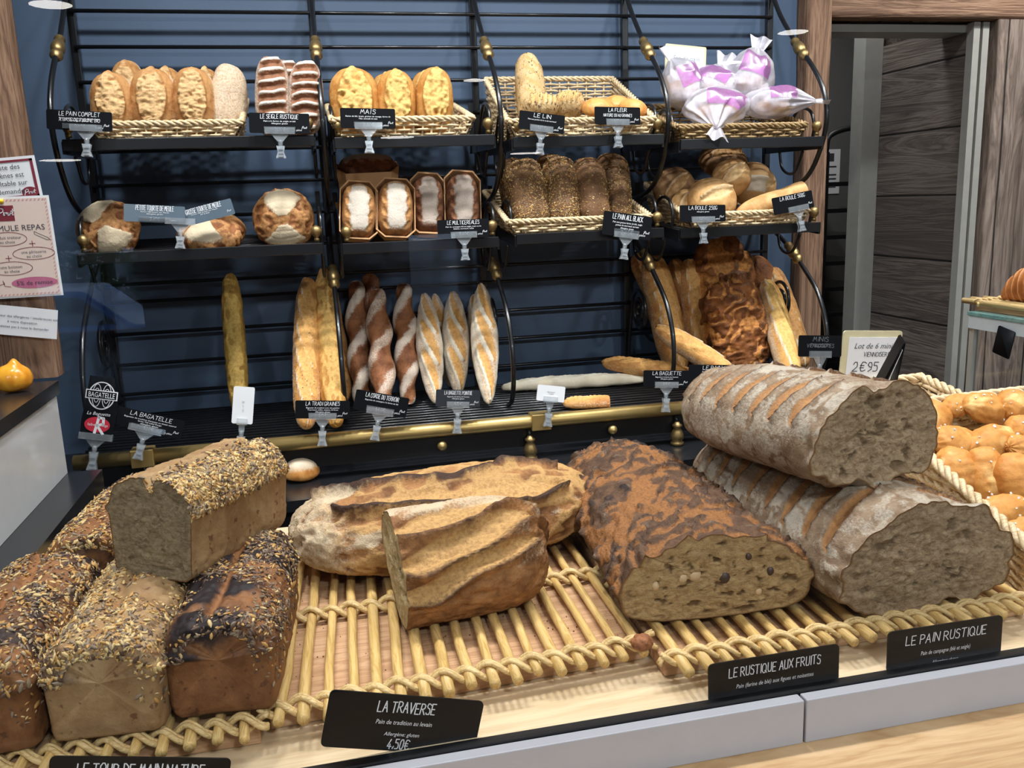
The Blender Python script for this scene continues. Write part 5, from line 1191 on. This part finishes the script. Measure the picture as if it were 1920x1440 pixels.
mb.build('emblem', M_INK, t, smooth=False)
MB().box((-0.42 * ww, -0.0012, 0.14 * hh), (0.48 * ww, -0.0008, 0.285 * hh)).build('banner_edge', M_INK, t, smooth=False)
MB().box((-0.39 * ww, -0.0016, 0.155 * hh), (0.45 * ww, -0.0013, 0.27 * hh)).build('banner', M_CARD, t, smooth=False)
mb = MB(); typed(mb, 'BAGATELLE', 0.03 * ww, 0.212 * hh, 0.115 * hh, -0.0020, width=0.74 * ww); typed(mb, 'La Baguette', 0.0, -0.09 * hh, 0.075 * hh, -0.0008, 0.3, width=0.66 * ww); mb.build('lettering', M_INK, t, smooth=False)
mb = MB(); mb.add([(0.0, -0.0008, -0.27 * hh)] + [(0.36 * ww * math.cos(q), -0.0008, -0.27 * hh + 0.125 * hh * math.sin(q)) for q in th_[:-1]], [(0, 1 + i, 1 + (i + 1) % 36) for i in range(36)])
mb.build('red_oval', plain('red_print', (206, 44, 66), 0.5), t, smooth=False)
mb = MB(); ribbon(mb, [(-0.05 * ww, -0.40 * hh), (0.03 * ww, -0.15 * hh), (0.16 * ww, -0.16 * hh), (0.17 * ww, -0.25 * hh), (0.0, -0.28 * hh), (0.18 * ww, -0.41 * hh)], 0.0055, -0.0012); typed(mb, 'label', -0.14 * ww, -0.27 * hh, 0.06 * hh, -0.0012, width=0.24 * ww); typed(mb, 'rouge', 0.20 * ww, -0.27 * hh, 0.06 * hh, -0.0012, width=0.2 * ww); mb.build('red_emblem_letters', M_INK, t, smooth=False)
clip(t, ww * 1.9, -hh / 2 + 0.002, 0.040)

# ================================================================== bread in plastic bags, upper right shelf
M_BAG = clear_plastic('bag_film', 0.62, (236, 230, 240), 0.3, 0.55)
M_BAGPINK = clear_plastic('bag_print', 0.55, (200, 112, 196), 0.25, 0.5)
def film(name, label, c, rad, tail, seed, prt=None, rest=None):
    """a closed crumpled bag: an ellipsoid of film gathered to a knot and a fluttering tail"""
    c = np.asarray(c, float); t = thing('bread_bag', label, 'bag', T(*c), 'knotted plastic bags of rolls')
    nu, nv = 70, 90
    u = np.linspace(0.001, np.pi - 0.001, nu); v = np.arange(nv) * 2 * np.pi / nv
    tail = np.asarray(tail, float) - c; ax = unit(tail); M = frame((0, 0, 0), ax, (0.1, -0.3, 1))[:3, :3]
    X = np.cos(u); R = np.sin(u) ** 0.85
    D = np.stack([np.repeat(X[:, None], nv, 1), R[:, None] * np.cos(v), R[:, None] * np.sin(v)], -1)
    W = D @ M.T * np.asarray(rad)
    pl = 0.045 * np.cos(9 * v + 3 * vnoise(np.stack([np.cos(v) * 2, np.sin(v) * 2, v * 0 + seed], -1), seed))[None] * sstep(-0.2, 0.9, X)[:, None]
    W = W * (1 + pl[..., None] + 0.16 * fbm(W * 18 + seed * 3, seed, 2)[..., None] + 0.07 * ridge(W * 26 + seed, seed + 2, 2)[..., None])
    k = sstep(0.72, 1.0, X)[:, None, None]; W = W * (1 - 0.6 * k) + tail * 0.85 * k
    if rest is not None: W[..., 2] = np.maximum(W[..., 2], rest - c[2])
    mb = MB().grid(W, False, True); o = mb.build('film', M_BAG, t)
    kn = MB().tube([tail * 0.78, tail * 0.86, tail * 0.95], [0.008, 0.010, 0.008], 10); kn.build('knot', M_BAG, t)
    s = np.linspace(0, 1, 14); q = np.linspace(-1, 1, 11); sidev = M[:, 1]; up_ = M[:, 2]
    P = tail * 0.93 + (ax[None, None] * 0.055 * s[:, None, None]) + sidev * (q[None, :, None] * (0.008 + 0.022 * s[:, None, None])) + up_ * (0.006 * np.sin(5 * q + seed)[None, :, None] * (0.3 + s[:, None, None]))
    m2 = MB().grid(P); m2.build('tail', M_BAG, t)
    if prt is not None:
        nrm = W / (np.linalg.norm(W, axis=-1, keepdims=True) + 1e-9); sc_ = (nrm @ unit((0.25 * math.sin(seed), -0.85, 0.5)))[18:52]
        ci, cj = np.unravel_index(int(np.argmax(sc_)), sc_.shape); ci += 18; W2 = np.roll(W, nv // 2 - cj, 1); i0, i1, j0, j1 = ci - 11, ci + 11, nv // 2 - 12, nv // 2 + 9; m3 = MB().grid((W2 * 1.02 + [0, -0.001, 0])[i0:i1, j0:j1]); m3.build('printed_patch', M_BAGPINK, t)
    return t
zb_ = shelf_z(0, 3, 2.2) + 0.012
bag_spec = ((1345, 202, 2.14, (0.085, 0.055, 0.050), (1345, 236, 2.09), 'plastic bag at the front centre with its knot hanging over the basket edge', (25, 48, 40, 62)),
            (1449, 192, 2.15, (0.080, 0.055, 0.040), (1515, 190, 2.13), 'long plastic bag lying at the right over the basket edge', (22, 42, 8, 30)),
            (1280, 158, 2.22, (0.050, 0.050, 0.058), (1262, 120, 2.24), 'upright plastic bag at the left below the white card', (24, 44, 48, 70)),
            (1405, 148, 2.24, (0.060, 0.055, 0.062), (1418, 103, 2.25), 'upright plastic bag on top with a tall fluttering tail', (28, 50, 66, 84)),
            (1338, 160, 2.25, (0.066, 0.055, 0.048), (1352, 128, 2.27), 'plastic bag in the middle behind the front one', (20, 42, 44, 70)))
for i, (px, py, y, rad, tl, lab, prt) in enumerate(bag_spec):
    c = aty(px, py, y); tail = aty(tl[0], tl[1], tl[2])
    film('bread_bag', lab, c, rad, tail, 50 + i, prt, rest=zb_ - 0.004)
    for s in (-1, 1):
        q = c + np.array([s * rad[0] * 0.34, 0.006 * s, -0.010]); r_ = min(rad) * 0.60
        loaf('bread_roll', ('left' if s < 0 else 'right') + ' bread roll inside the ' + lab.replace(' plastic', '').split(' with ')[0], 'bread', T(q[0], q[1], max(q[2] - r_ * 0.62, zb_), 0.4 * i), r_ * 2.0, r_ * 1.6, r_ * 1.25, C_BUN, 'bread rolls inside the plastic bags', fn=fn_plain, rngseed=300 + 2 * i + s, nu=36, nv=30, ex=2.2)
c = aty(1285, 128, 2.30); k = mpp(c)
t = thing('notice_card', 'white handwritten card with a cream edge standing behind the plastic bags', 'card', np.array(Matrix.Translation(tuple(c)) @ Matrix.Rotation(-0.12, 4, 'X') @ Matrix.Rotation(math.radians(5), 4, 'Y')))
M_CREAMEDGE = plain('cream_plastic', (214, 206, 170), 0.4)
card_body(82 * k, 84 * k, 0.002, 0.004).build('backing', M_CREAMEDGE, t, smooth=False)
m = MB().box((-36 * k, -0.0012, -34 * k), (36 * k, -0.0004, 38 * k)); m.build('sheet', M_WHITE, t, smooth=False)
m = MB()
for i, s in enumerate(('Sac de pain', 'du jour', '1,50 \u20ac')): typed(m, s, 0, (18 - 16 * i) * k, 12 * k, -0.0018, 0.25)
m.build('lettering', plain('faint_pencil', (150, 158, 172), 0.8), t, smooth=False)

# ================================================================== right hand side
DK = 0.9005
def B4(p): return [np.asarray(x, float) for x in p]
_bl, _fl = aty(1640, 765, 1.455), aty(1940, 1034, 0.985)
cb = B4([_fl + [0.022, 0.02, -0.086], (1.54, 1.02, 0.905), (1.56, 1.415, 0.975), (_bl[0] + 0.025, 1.42, 0.968),
         _fl, (1.56, 0.99, _fl[2]), (1.60, 1.465, _bl[2] + 0.008), _bl])
basket('large pale wicker basket of sugar topped choux buns at the right of the counter', cb, M_WICKER, (11, 11), (13, 13), 0.0045, None, 0.006)
rz_ = MB().hexa([(1.12, 1.20, 0.9005), (1.5, 1.20, 0.9005), (1.5, 1.37, 0.9005), (1.12, 1.37, 0.9005), (1.12, 1.20, 0.928), (1.5, 1.20, 0.928), (1.5, 1.37, 0.953), (1.12, 1.37, 0.953)]).build('basket_riser', M_IRONDULL, smooth=False)
tag(rz_, 'dark wedge propping up the back of the choux basket', 'riser')
p_r = aty(1729, 707, 1.645); p_l = aty(1560, 722, 1.645)
rb = B4([(p_l[0] - 0.02, 1.455, 0.985), (p_r[0] - 0.03, 1.455, 0.985), (p_r[0] - 0.03, 1.625, 1.00), (p_l[0] - 0.02, 1.625, 1.00),
         (p_l[0] - 0.05, 1.440, 1.058), (p_r[0] + 0.01, 1.440, 1.058), (p_r[0], 1.645, p_r[2]), (p_l[0] - 0.05, 1.645, p_r[2] - 0.005)])
basket('small pale wicker basket of croissants behind the choux basket', rb, M_WICKER, (7, 9), (12, 7), 0.0045, None, 0.006)
tag(MB().box((p_l[0] - 0.02, 1.47, 0.9005), (p_r[0] - 0.03, 1.62, 0.980)).build('basket_riser', M_IRONDULL, smooth=False), 'dark box under the small croissant basket', 'riser')
# choux buns
M_SUGAR = plain('pearl_sugar', (244, 242, 236), 0.5)
rc = np.random.default_rng(21)
chx = [(1741, 786, 84, 72), (1843, 766, 86, 62), (1795, 762, 58, 44), (1903, 762, 62, 60), (1790, 832, 82, 72), (1857, 832, 98, 62), (1912, 806, 62, 56), (1727, 838, 46, 48), (1793, 884, 80, 92), (1849, 886, 66, 96), (1906, 895, 72, 88), (1884, 955, 84, 56), (1914, 842, 60, 52), (1918, 990, 62, 44)]
where = ['at the back left corner of its basket', 'wide one in the back row', 'between the two back row ones', 'at the back right edge of view', 'left of the wide middle one', 'wide oval one in the middle', 'behind the wide oval one at the right', 'half hidden against the left wall of its basket', 'tall pale one in the left front', 'tall one standing in the front middle', 'big one at the right edge of view', 'flat one lowest in the pile', 'small one above the big right one', 'the lowest one at the right edge']
def chou_at(px, py, w, h, y, lab, sd):
    c = aty(px, py, y); k = mpp(c); Hh = h * k; Wd = w * k
    tall = h > w; big, sm = max(Wd, Hh), min(Wd, Hh); ez = unit((0.15 * math.sin(sd * 1.7), -0.8, 0.6)) if tall else unit((0.2 * math.sin(sd * 1.7), -0.55, 0.85)); ex = (0.25 * math.sin(sd), 0.5, 0.85) if tall else (1, 0.1, 0.25 * math.sin(sd * 2.3))
    t = thing('choux_bun', lab, 'pastry', frame(c - ez * sm * 0.30, ex, ez), 'sugar topped choux buns')
    P, N, att = bread_surface(big * 1.06, sm * 1.06, sm * 0.74, 48, 48, 2.2, 2.0, 2.4, 0.42, fn=fn_pillow, seed=sd)
    P = P + N * (0.005 * fbm(P * 26, sd + 5, 3) + 0.0018 * ridge(P * 70, sd + 6, 3))[..., None]
    MB().grid(P, False, True, attrs=att).build('shell', C_CHOU, t)
    mb = MB()
    for q in range(7):
        i, j = rc.integers(8, 40), rc.integers(15, 36); p = P[i, j] + N[i, j] * 0.001; r = rc.uniform(0.0009, 0.0019)
        R = np.array(Matrix.Rotation(rc.uniform(0, 3), 4, Vector(unit(rc.normal(size=3))))); R[:3, 3] = p
        mb.box((-r, -r, -r * 0.8), (r, r, r * 0.8), 0, R)
    s = mb.build('sugar_grains', M_SUGAR, t, smooth=False); s['kind'] = 'stuff'
for i, ((px, py, w, h), wh) in enumerate(zip(chx, where)):
    u_ = (px - 1640) / 295.0; y = 1.455 - 0.47 * u_ + 0.035 + 0.0013 * (765 + 269 * u_ - py); y = min(y, 1.43)
    chou_at(px, py, w, h, y, 'golden choux bun, ' + wh, 400 + i)
# croissants
def croissant(label, c, L, M_, sd, rz=0.0, fat=0.34, group=None):
    nu, nv = 110, 40; t = np.linspace(-1, 1, nu); a = np.arange(nv) * 2 * np.pi / nv
    step = np.abs(t) * 6.2; sw = 1 - 0.10 * (step - np.floor(step)); R = L * fat * 0.5 * np.clip(1 - np.abs(t) ** 1.7, 0.0, 1) ** 0.62 * sw + 0.006 * (np.abs(t) < 0.985)
    P = np.zeros((nu, nv, 3)); P[..., 0] = (t * L / 2)[:, None]; P[..., 1] = R[:, None] * np.cos(a) * 0.95 - 0.16 * L * (t ** 2)[:, None]; P[..., 2] = R[:, None] * np.sin(a) + (L * fat * 0.42 * np.clip(1 - t ** 2, 0, 1) ** 0.4)[:, None]
    P = P + 0.0015 * np.stack([fbm(P * 60, sd + k_, 3) for k_ in range(3)], -1)
    mb = MB().grid(P, False, True, attrs={'burn': 0.35 * sstep(0.75, 1.0, (step - np.floor(step)))[:, None] * np.ones((1, nv)), 'open': 0.8 * sstep(0.25, 0.0, (step - np.floor(step)))[:, None] * np.ones((1, nv))})
    o = mb.build('croissant', C_CROISS); o.matrix_world = Matrix(T(c[0], c[1], c[2], rz).tolist()); return tag(o, label, 'pastry', group)
CG = 'croissants in the small basket'
for px, py, y, rz, lab in ((1505, 728, 1.52, 0.3, 'croissant showing just above the top floury loaf, left one'), (1598, 724, 1.56, -0.2, 'golden croissant in the small basket below the white price board'), (1688, 742, 1.54, 0.5, 'croissant at the right end of the small basket')):
    c = aty(px, py, y); croissant(lab, (c[0], c[1], 1.012), 0.105, C_CROISS, 30, rz, 0.46, CG)
# price boards behind the small basket
price_tag(1538, 649, 90, 40, 0, 1.60, 'black price card for mini pastries on a clip before the white board', ['MINIS', 'VIENNOISERIES'], ('Croissant, pain au chocolat', 'Allerg\u00e8ne: gluten'), None, down=0.045, logo=False, ink=plain('dim_ink', (120, 124, 132), 0.6))
c = aty(1633, 668, 1.652); k = mpp(c)
t = thing('price_board', 'white handwritten price board reading lot de 6, in a cream frame behind the baskets', 'price board', np.array(Matrix.Translation(tuple(c)) @ Matrix.Rotation(math.radians(4), 4, 'Y')))
card_body(124 * k, 96 * k, 0.004, 0.006).build('frame', M_CREAMEDGE, t, smooth=False)
MB().box((-50 * k, -0.0016, -40 * k), (56 * k, -0.0006, 36 * k)).build('sheet', M_WHITE, t, smooth=False)
m = MB(); typed(m, 'Lot de 6 minis', 4 * k, 20 * k, 15 * k, -0.0022, 0.3, width=86 * k); hand(m, 'VIENNOISERIES', 14 * k, 4 * k, 8 * k, -0.0022, 62 * k, 0.12); hand(m, '2\u20ac95', -12 * k, -20 * k, 17 * k, -0.0022, None, 0.10)
m.build('lettering', M_DARKINK, t, smooth=False)
MB().box((-0.006, 0.004, -48 * k - 0.20), (0.006, 0.010, 0.0)).build('stand', M_CREAMEDGE, t, smooth=False)
# folded black card holder seen from its edge
q0 = aty(1674, 700, 1.405); k = mpp(q0)
t = thing('card_holder', 'folded black card holder seen edge on at the corner of the choux basket', 'card holder', np.array(Matrix.Translation(tuple(q0)) @ Matrix.Rotation(-0.55, 4, 'Z') @ Matrix.Rotation(0.26, 4, 'Y')))
hgt = 66 * k
MB().hexa([(-0.026, -0.05, -hgt), (-0.0245, -0.05, -hgt), (-0.0245, 0.05, -hgt), (-0.026, 0.05, -hgt), (-0.006, -0.05, hgt), (-0.0045, -0.05, hgt), (-0.0045, 0.05, hgt), (-0.006, 0.05, hgt)]).build('front_leaf', M_CARD, t, smooth=False)
MB().hexa([(0.012, -0.04, -hgt), (0.0135, -0.04, -hgt), (0.0135, 0.06, -hgt), (0.012, 0.06, -hgt), (-0.003, -0.04, hgt), (-0.0015, -0.04, hgt), (-0.0015, 0.06, hgt), (-0.003, 0.06, hgt)]).build('back_leaf', M_CARD, t, smooth=False)
MB().hexa([(-0.014, -0.046, -hgt * 0.9), (-0.012, -0.046, -hgt * 0.9), (-0.012, 0.05, -hgt * 0.9), (-0.014, 0.05, -hgt * 0.9), (-0.0042, -0.046, hgt * 0.8), (-0.0032, -0.046, hgt * 0.8), (-0.0032, 0.05, hgt * 0.8), (-0.0042, 0.05, hgt * 0.8)]).build('white_insert', M_WHITE, t, smooth=False)
# glass case with a croissant on a small cane tray
g0 = aty(1817, 588, 1.78); g1 = atz(1925, 604, g0[2]); zt_ = g0[2]
dr = unit(np.r_[(g1 - g0)[:2], 0]); g1 = g0 + dr * 0.62; nb_ = np.array([-dr[1], dr[0], 0]) 
gc = thing('glass_case', 'glass topped case with a pale metal frame at the right edge', 'display case', frame(g0, dr, (0, 0, 1)))
t_ = NT('green_glass'); M_TEAL = clear_plastic('green_glass_pane', 0.45, (150, 205, 200), 0.05)
MB().box((-0.004, -0.002, -0.004), (0.62, 0.30, 0.005)).build('glass_top', M_TEAL, gc, smooth=False, bevel=0.001)
MB().box((0.0, 0.0, -0.034), (0.61, 0.004, -0.0045)).build('front_rail', plain('frosted_rail', (186, 196, 200), 0.3), gc, smooth=False)
M_ALU = plain('pale_aluminium', (172, 172, 168), 0.35, 0.3)
for x, y in ((0.0, 0.0), (0.0, 0.28), (0.596, 0.0), (0.596, 0.28)):
    MB().box((x, y + 0.0045, -zt_ + 0.9302), (x + 0.014, y + 0.018, -0.0345)).build('post', M_ALU, gc, smooth=False)
MB().box((-0.005, 0.0, -zt_ + 0.9012), (0.615, 0.30, -zt_ + 0.930)).build('base', M_WHITEGLOSS, gc, smooth=False)
MB().add([(0.016, 0.012, -zt_ + 0.9305), (0.594, 0.012, -zt_ + 0.9305), (0.594, 0.012, -0.036), (0.016, 0.012, -0.036)], [(0, 1, 2, 3)]).build('front_glass', M_GLASS, gc, smooth=False)
Mg = frame(g0, dr, (0, 0, 1))
def gl(x, y, z): return (Mg @ np.array([x, y, z, 1]))[:3]
tr_ = thing('cane_tray', 'small cane tray on the glass case holding a croissant', 'tray', Mg @ T(0, 0, 0.0055))
MB().box((-0.015, 0.03, 0.0), (0.5, 0.26, 0.013)).build('base_board', M_TRAYWOOD, tr_, smooth=False)
for k_ in range(8):
    y = 0.022 + k_ * 0.033; MB().tube([(-0.045 + 0.01 * math.sin(k_ * 5), y, 0.0205), (0.52, y, 0.0205)], 0.0068, 10).build('cane', M_BIND, tr_)
rope([(0.004, 0.012, 0.0205), (0.004, 0.27, 0.0205)], 0.0082, 0.0028, 2, 0.03).build('binding', M_BIND, tr_)
cc = gl(0.135, 0.10, 0.033); croissant('large golden brown croissant lying on the small cane tray at the right', cc, 0.20, C_CROISS, 37, math.atan2(dr[1], dr[0]) + 0.1, 0.52)
cp = MB(); cd_ = Mg @ T(0.115, -0.006, -0.052)
o = card_body(0.05, 0.065, 0.0015, 0.004).build('price_tag', M_CARD); o.matrix_world = Matrix((cd_ @ T(0, 0, 0, 0.0, 0, 0.2)).tolist()); tag(o, 'black card hanging before the glass case at the right edge', 'price tag')

# ================================================================== left hand side: notices on the post, bun on the case
def paper(label, pc, w, h, tilt, border=None, mat=None):
    c = np.array(pc, float); t = thing('notice', label, 'notice', np.array(Matrix.Translation(tuple(c)) @ Matrix.Rotation(math.radians(tilt), 4, 'Y')))
    MB().box((-w / 2, 0, -h / 2), (w / 2, 0.0008, h / 2)).build('sheet', mat or M_WHITE, t, smooth=False); return t
M_PAPER = plain('menu_paper', (226, 204, 192), 0.7, var=0.04, scale=12)
yp = 1.815
def at_paper(px, py): return aty(px, py, yp)
# allergen list
w = 0.135; tr0 = at_paper(68, 297); cpos = tr0 + np.array([-w / 2, 0, -0.0375])
t = paper('white notice with a wine red frame about the allergen list, topmost on the post', cpos, w, 0.078, -4)
m = MB()
for lo, hi in (((-w / 2 + 0.005, 0.030), (w / 2 - 0.005, 0.034)), ((-w / 2 + 0.005, -0.034), (w / 2 - 0.005, -0.030)), ((w / 2 - 0.010, -0.034), (w / 2 - 0.005, 0.034)), ((-w / 2 + 0.005, -0.034), (-w / 2 + 0.010, 0.034))):
    m.box((lo[0], -0.0006, lo[1]), (hi[0], -0.0002, hi[1]))
m.add([(w / 2 - 0.020, -0.0007, -0.026)] + [(w / 2 - 0.020 + 0.014 * math.cos(q), -0.0007, -0.026 + 0.010 * math.sin(q)) for q in np.linspace(0, 6.2832, 25)[:-1]], [(0, 1 + i, 1 + (i + 1) % 24) for i in range(24)])
m.build('red_frame', M_WINE, t, smooth=False)
m = MB()
for i, s in enumerate(('La liste des', 'allerg\u00e8nes est', 'consultable sur', 'demande')): typed(m, s, w / 2 - 0.020 - (0.008, 0.004, 0.001, 0.009)[i], 0.022 - i * 0.0145, 0.0125, -0.0009, align='RIGHT')
m.build('lettering', M_DARKINK, t, smooth=False)
m = MB(); monogram(m, w / 2 - 0.020, -0.026, 0.011, -0.0012); m.build('monogram', M_INK, t, smooth=False)
# menu card
w, h = 0.135, 0.186; cpos = (at_paper(97, 370) + at_paper(115, 550)) / 2 + np.array([-w / 2, -0.003, 0])
t = paper('beige menu card with wine red ovals and a pink one, pinned to the post', cpos, w, h, -0.5)
MB().box((-w / 2 + 0.003, -0.0006, -h / 2 + 0.003), (w / 2 - 0.004, -0.0002, h / 2 - 0.004)).build('printed_field', M_PAPER, t, smooth=False)
m = MB()
for k_ in range(26): 
    z = -h / 2 + 0.006 + k_ * 0.0068; m.add([(w / 2 - 0.0085, -0.0008, z), (w / 2 - 0.0055, -0.0008, z + 0.003), (w / 2 - 0.0055, -0.0008, z + 0.0055), (w / 2 - 0.0085, -0.0008, z + 0.0025)], [(0, 1, 2, 3)])
for k_ in range(18):
    for z in (h / 2 - 0.0085, -h / 2 + 0.0045):
        x = -w / 2 + 0.006 + k_ * 0.0068; m.add([(x, -0.0008, z), (x + 0.0028, -0.0008, z), (x + 0.005, -0.0008, z + 0.003), (x + 0.0022, -0.0008, z + 0.003)], [(0, 1, 2, 3)])
m.build('striped_border', plain('pink_stripes', (206, 150, 154), 0.7), t, smooth=False)
rx = w / 2
m = MB().box((rx - 0.092, -0.0009, h / 2 - 0.044), (rx - 0.063, -0.0006, h / 2 - 0.016))
def oval(mb, cx, cz, a, b, wd): ribbon(mb, [(cx + a * math.cos(q), cz + b * math.sin(q)) for q in np.linspace(0, 6.2832, 33)], wd, -0.0009)
oval(m, rx - 0.082, 0.016, 0.034, 0.0125, 0.0010); oval(m, rx - 0.040, -0.012, 0.036, 0.0115, 0.0010); oval(m, rx - 0.082, -0.038, 0.036, 0.0125, 0.0010)
for px_, pz_ in ((rx - 0.040, 0.006), (rx - 0.084, -0.019)):
    ribbon(m, [(px_ - 0.005, pz_), (px_ + 0.005, pz_)], 0.0012, -0.0009); ribbon(m, [(px_, pz_ - 0.005), (px_, pz_ + 0.005)], 0.0012, -0.0009)
ribbon(m, [(rx - 0.112, -0.055), (rx - 0.108, -0.068), (rx - 0.098, -0.066), (rx - 0.100, -0.060), (rx - 0.098, -0.070), (rx - 0.088, -0.072)], 0.0010, -0.0009)
m.build('red_print', M_WINE, t, smooth=False); m = MB()
m.add([(rx - 0.046, -0.0009, -0.066)] + [(rx - 0.046 + 0.040 * math.cos(q), -0.0009, -0.066 + 0.0105 * math.sin(q)) for q in np.linspace(0, 6.2832, 33)[:-1]], [(0, 1 + i, 1 + (i + 1) % 32) for i in range(32)])
m.build('pink_oval', plain('pink_print', (190, 104, 136), 0.6), t, smooth=False)
m = MB(); monogram(m, rx - 0.0775, h / 2 - 0.030, 0.017, -0.0013); m.build('monogram', M_INK, t, smooth=False)
m = MB(); typed(m, 'FORMULE REPAS', rx - 0.014, 0.036, 0.0145, -0.0010, align='RIGHT', width=0.108)
for s, x_, z_ in (('Produit traiteur', rx - 0.082, 0.019), ('au choix', rx - 0.082, 0.011), ('une p\u00e2tisserie', rx - 0.040, -0.009), ('au choix', rx - 0.040, -0.017), ('une boisson', rx - 0.082, -0.035), ('au choix', rx - 0.082, -0.043)): typed(m, s, x_, z_, 0.0078, -0.0010)
typed(m, '5% de remise', rx - 0.046, -0.066, 0.0115, -0.0014)
ribbon(m, [(rx - 0.034, 0.028), (rx - 0.012, 0.016), (rx - 0.008, 0.012), (rx - 0.014, 0.012), (rx - 0.034, 0.023), (rx - 0.034, 0.028)], 0.0009, -0.0009)
m.build('lettering', M_DARKINK, t, smooth=False)
o = MB().lathe([(0.0045, 0), (0.0045, 0.003), (0.003, 0.005), (0.0006, 0.006)], frame((cpos[0] + rx - 0.082, cpos[1] - 0.0009, cpos[2] + h / 2 - 0.008), (1, 0, 0), (0, -1, 0)), 14).build('push_pin', plain('yellow_plastic', (236, 196, 40), 0.3)); tag(o, 'yellow push pin at the top of the menu card', 'pin')
# white notice about the allergen folder
w, h = 0.145, 0.056; cpos = at_paper(60, 603) + np.array([-0.028, -0.001, 0.003])
t = paper('white tilted notice about the allergen folder, lowest of the three on the post', cpos, w, h, 9.5)
m = MB()
for i, s in enumerate(('Un classeur des allerg\u00e8nes / intol\u00e9rances est', '\u00e0 votre disposition', "N'h\u00e9sitez pas \u00e0 nous le demander")): typed(m, s, 0.012, 0.009 - i * 0.010, 0.0068, -0.0006)
m.build('lettering', M_DARKINK, t, smooth=False)
# glazed bun on the side case
c = atz(29, 733, 1.1955)
P, N, att = bread_surface(0.062, 0.058, 0.050, 50, 48, 2.1, 2.0, 2.6, 0.42, fn=lambda X, S, P, L, W, H, sd: dict(d=0.010 * np.exp(-((P[..., 0] - 0.004) ** 2 + (P[..., 1]) ** 2) / 0.00006) * (P[..., 2] > 0.5 * H), burn=0.3 * np.exp(-((P[..., 0] - 0.004) ** 2 + P[..., 1] ** 2) / 0.0001)), seed=77)
o = MB().grid(P, False, True, attrs=att).build('glazed_bun', crust('glazed_bun', (232, 166, 54), (206, 128, 34), (240, 190, 90), rough=0.18, bump=0.06), matrix=T(c[0], c[1], 1.1955)); tag(o, 'shiny orange yellow bun with a pointed top on the black side case', 'pastry')
# ------------------------------------------------------------------ back room: bread trolley, notice
tl = thing('bread_trolley', 'dark bread trolley with stacked trays standing in the back room', 'trolley', T(2.33, 3.75, 0))
for x in (-0.14, 0.14):
    for y in (-0.25, 0.25): MB().box((x - 0.012, y - 0.012, 0.0), (x + 0.012, y + 0.012, 1.66)).build('upright', M_IRONDULL, tl, smooth=False)
arc = spline([(-0.14, -0.25, 1.66), (-0.12, -0.25, 1.73), (0, -0.25, 1.76), (0.12, -0.25, 1.73), (0.14, -0.25, 1.66)], 6)
MB().tube(arc, 0.012, 8).build('handle_bow', M_IRONDULL, tl)
for z in np.arange(0.25, 1.62, 0.115): MB().box((-0.127, -0.237, z), (0.127, 0.237, z + 0.018)).build('tray', M_IRON, tl, smooth=False)
c = aty(1553, 322, 4.095)
t = paper('white sheet with small pictures on the back room wall', (c[0], 4.095, c[2]), 0.13, 0.22, 0)
m = MB(); m.box((-0.03, -0.0005, 0.05), (0.03, -0.0002, 0.09)); 
for z_ in (0.02, -0.02, -0.04, -0.08): m.box((-0.045, -0.0005, z_), (0.045, -0.0002, z_ + 0.008))
m.build('print', M_DARKINK, t, smooth=False)
# ------------------------------------------------------------------ ceiling lamps of the shop behind the visitor
M_LAMP = emitter('lamp_glow', (255, 250, 242), 40.0)
lamps = [(1487, 60, 0), (1368, 117, 0), (95, 8, 0), (890, 150, 0), (113, 300, 7.0), (745, 257, 7.5), (985, 287, 7.8)]
for px, py, dist in lamps:
    r = ray(px, py); tt = (CEIL - 0.02 - EYE[2]) / r[2]
    if dist: tt = dist / r[1]
    v = EYE + r * tt; lx, ly, lz = float(v[0]), 2 * 0.878 - float(v[1]), float(v[2])
    t = thing('ceiling_lamp' if not dist else 'pendant_lamp', 'round white lamp in the shop mirrored in the glass', 'lamp', T(lx, ly, lz), 'round lamps mirrored in the display glass')
    R_ = 0.115 if not dist else 0.14
    MB().lathe([(R_ + 0.02, 0.018), (R_ + 0.02, 0.0), (R_, -0.002)], None, 28).build('housing', M_WHITEGLOSS, t)
    MB().lathe([(R_ - 0.002, 0.0), (R_ - 0.004, -0.004), (0.001, -0.006)], None, 28).build('diffuser', M_LAMP, t)
    if dist: MB().tube([(0, 0, 0.018), (0, 0, CEIL - lz)], 0.004, 6).build('cord', M_IRON, t)
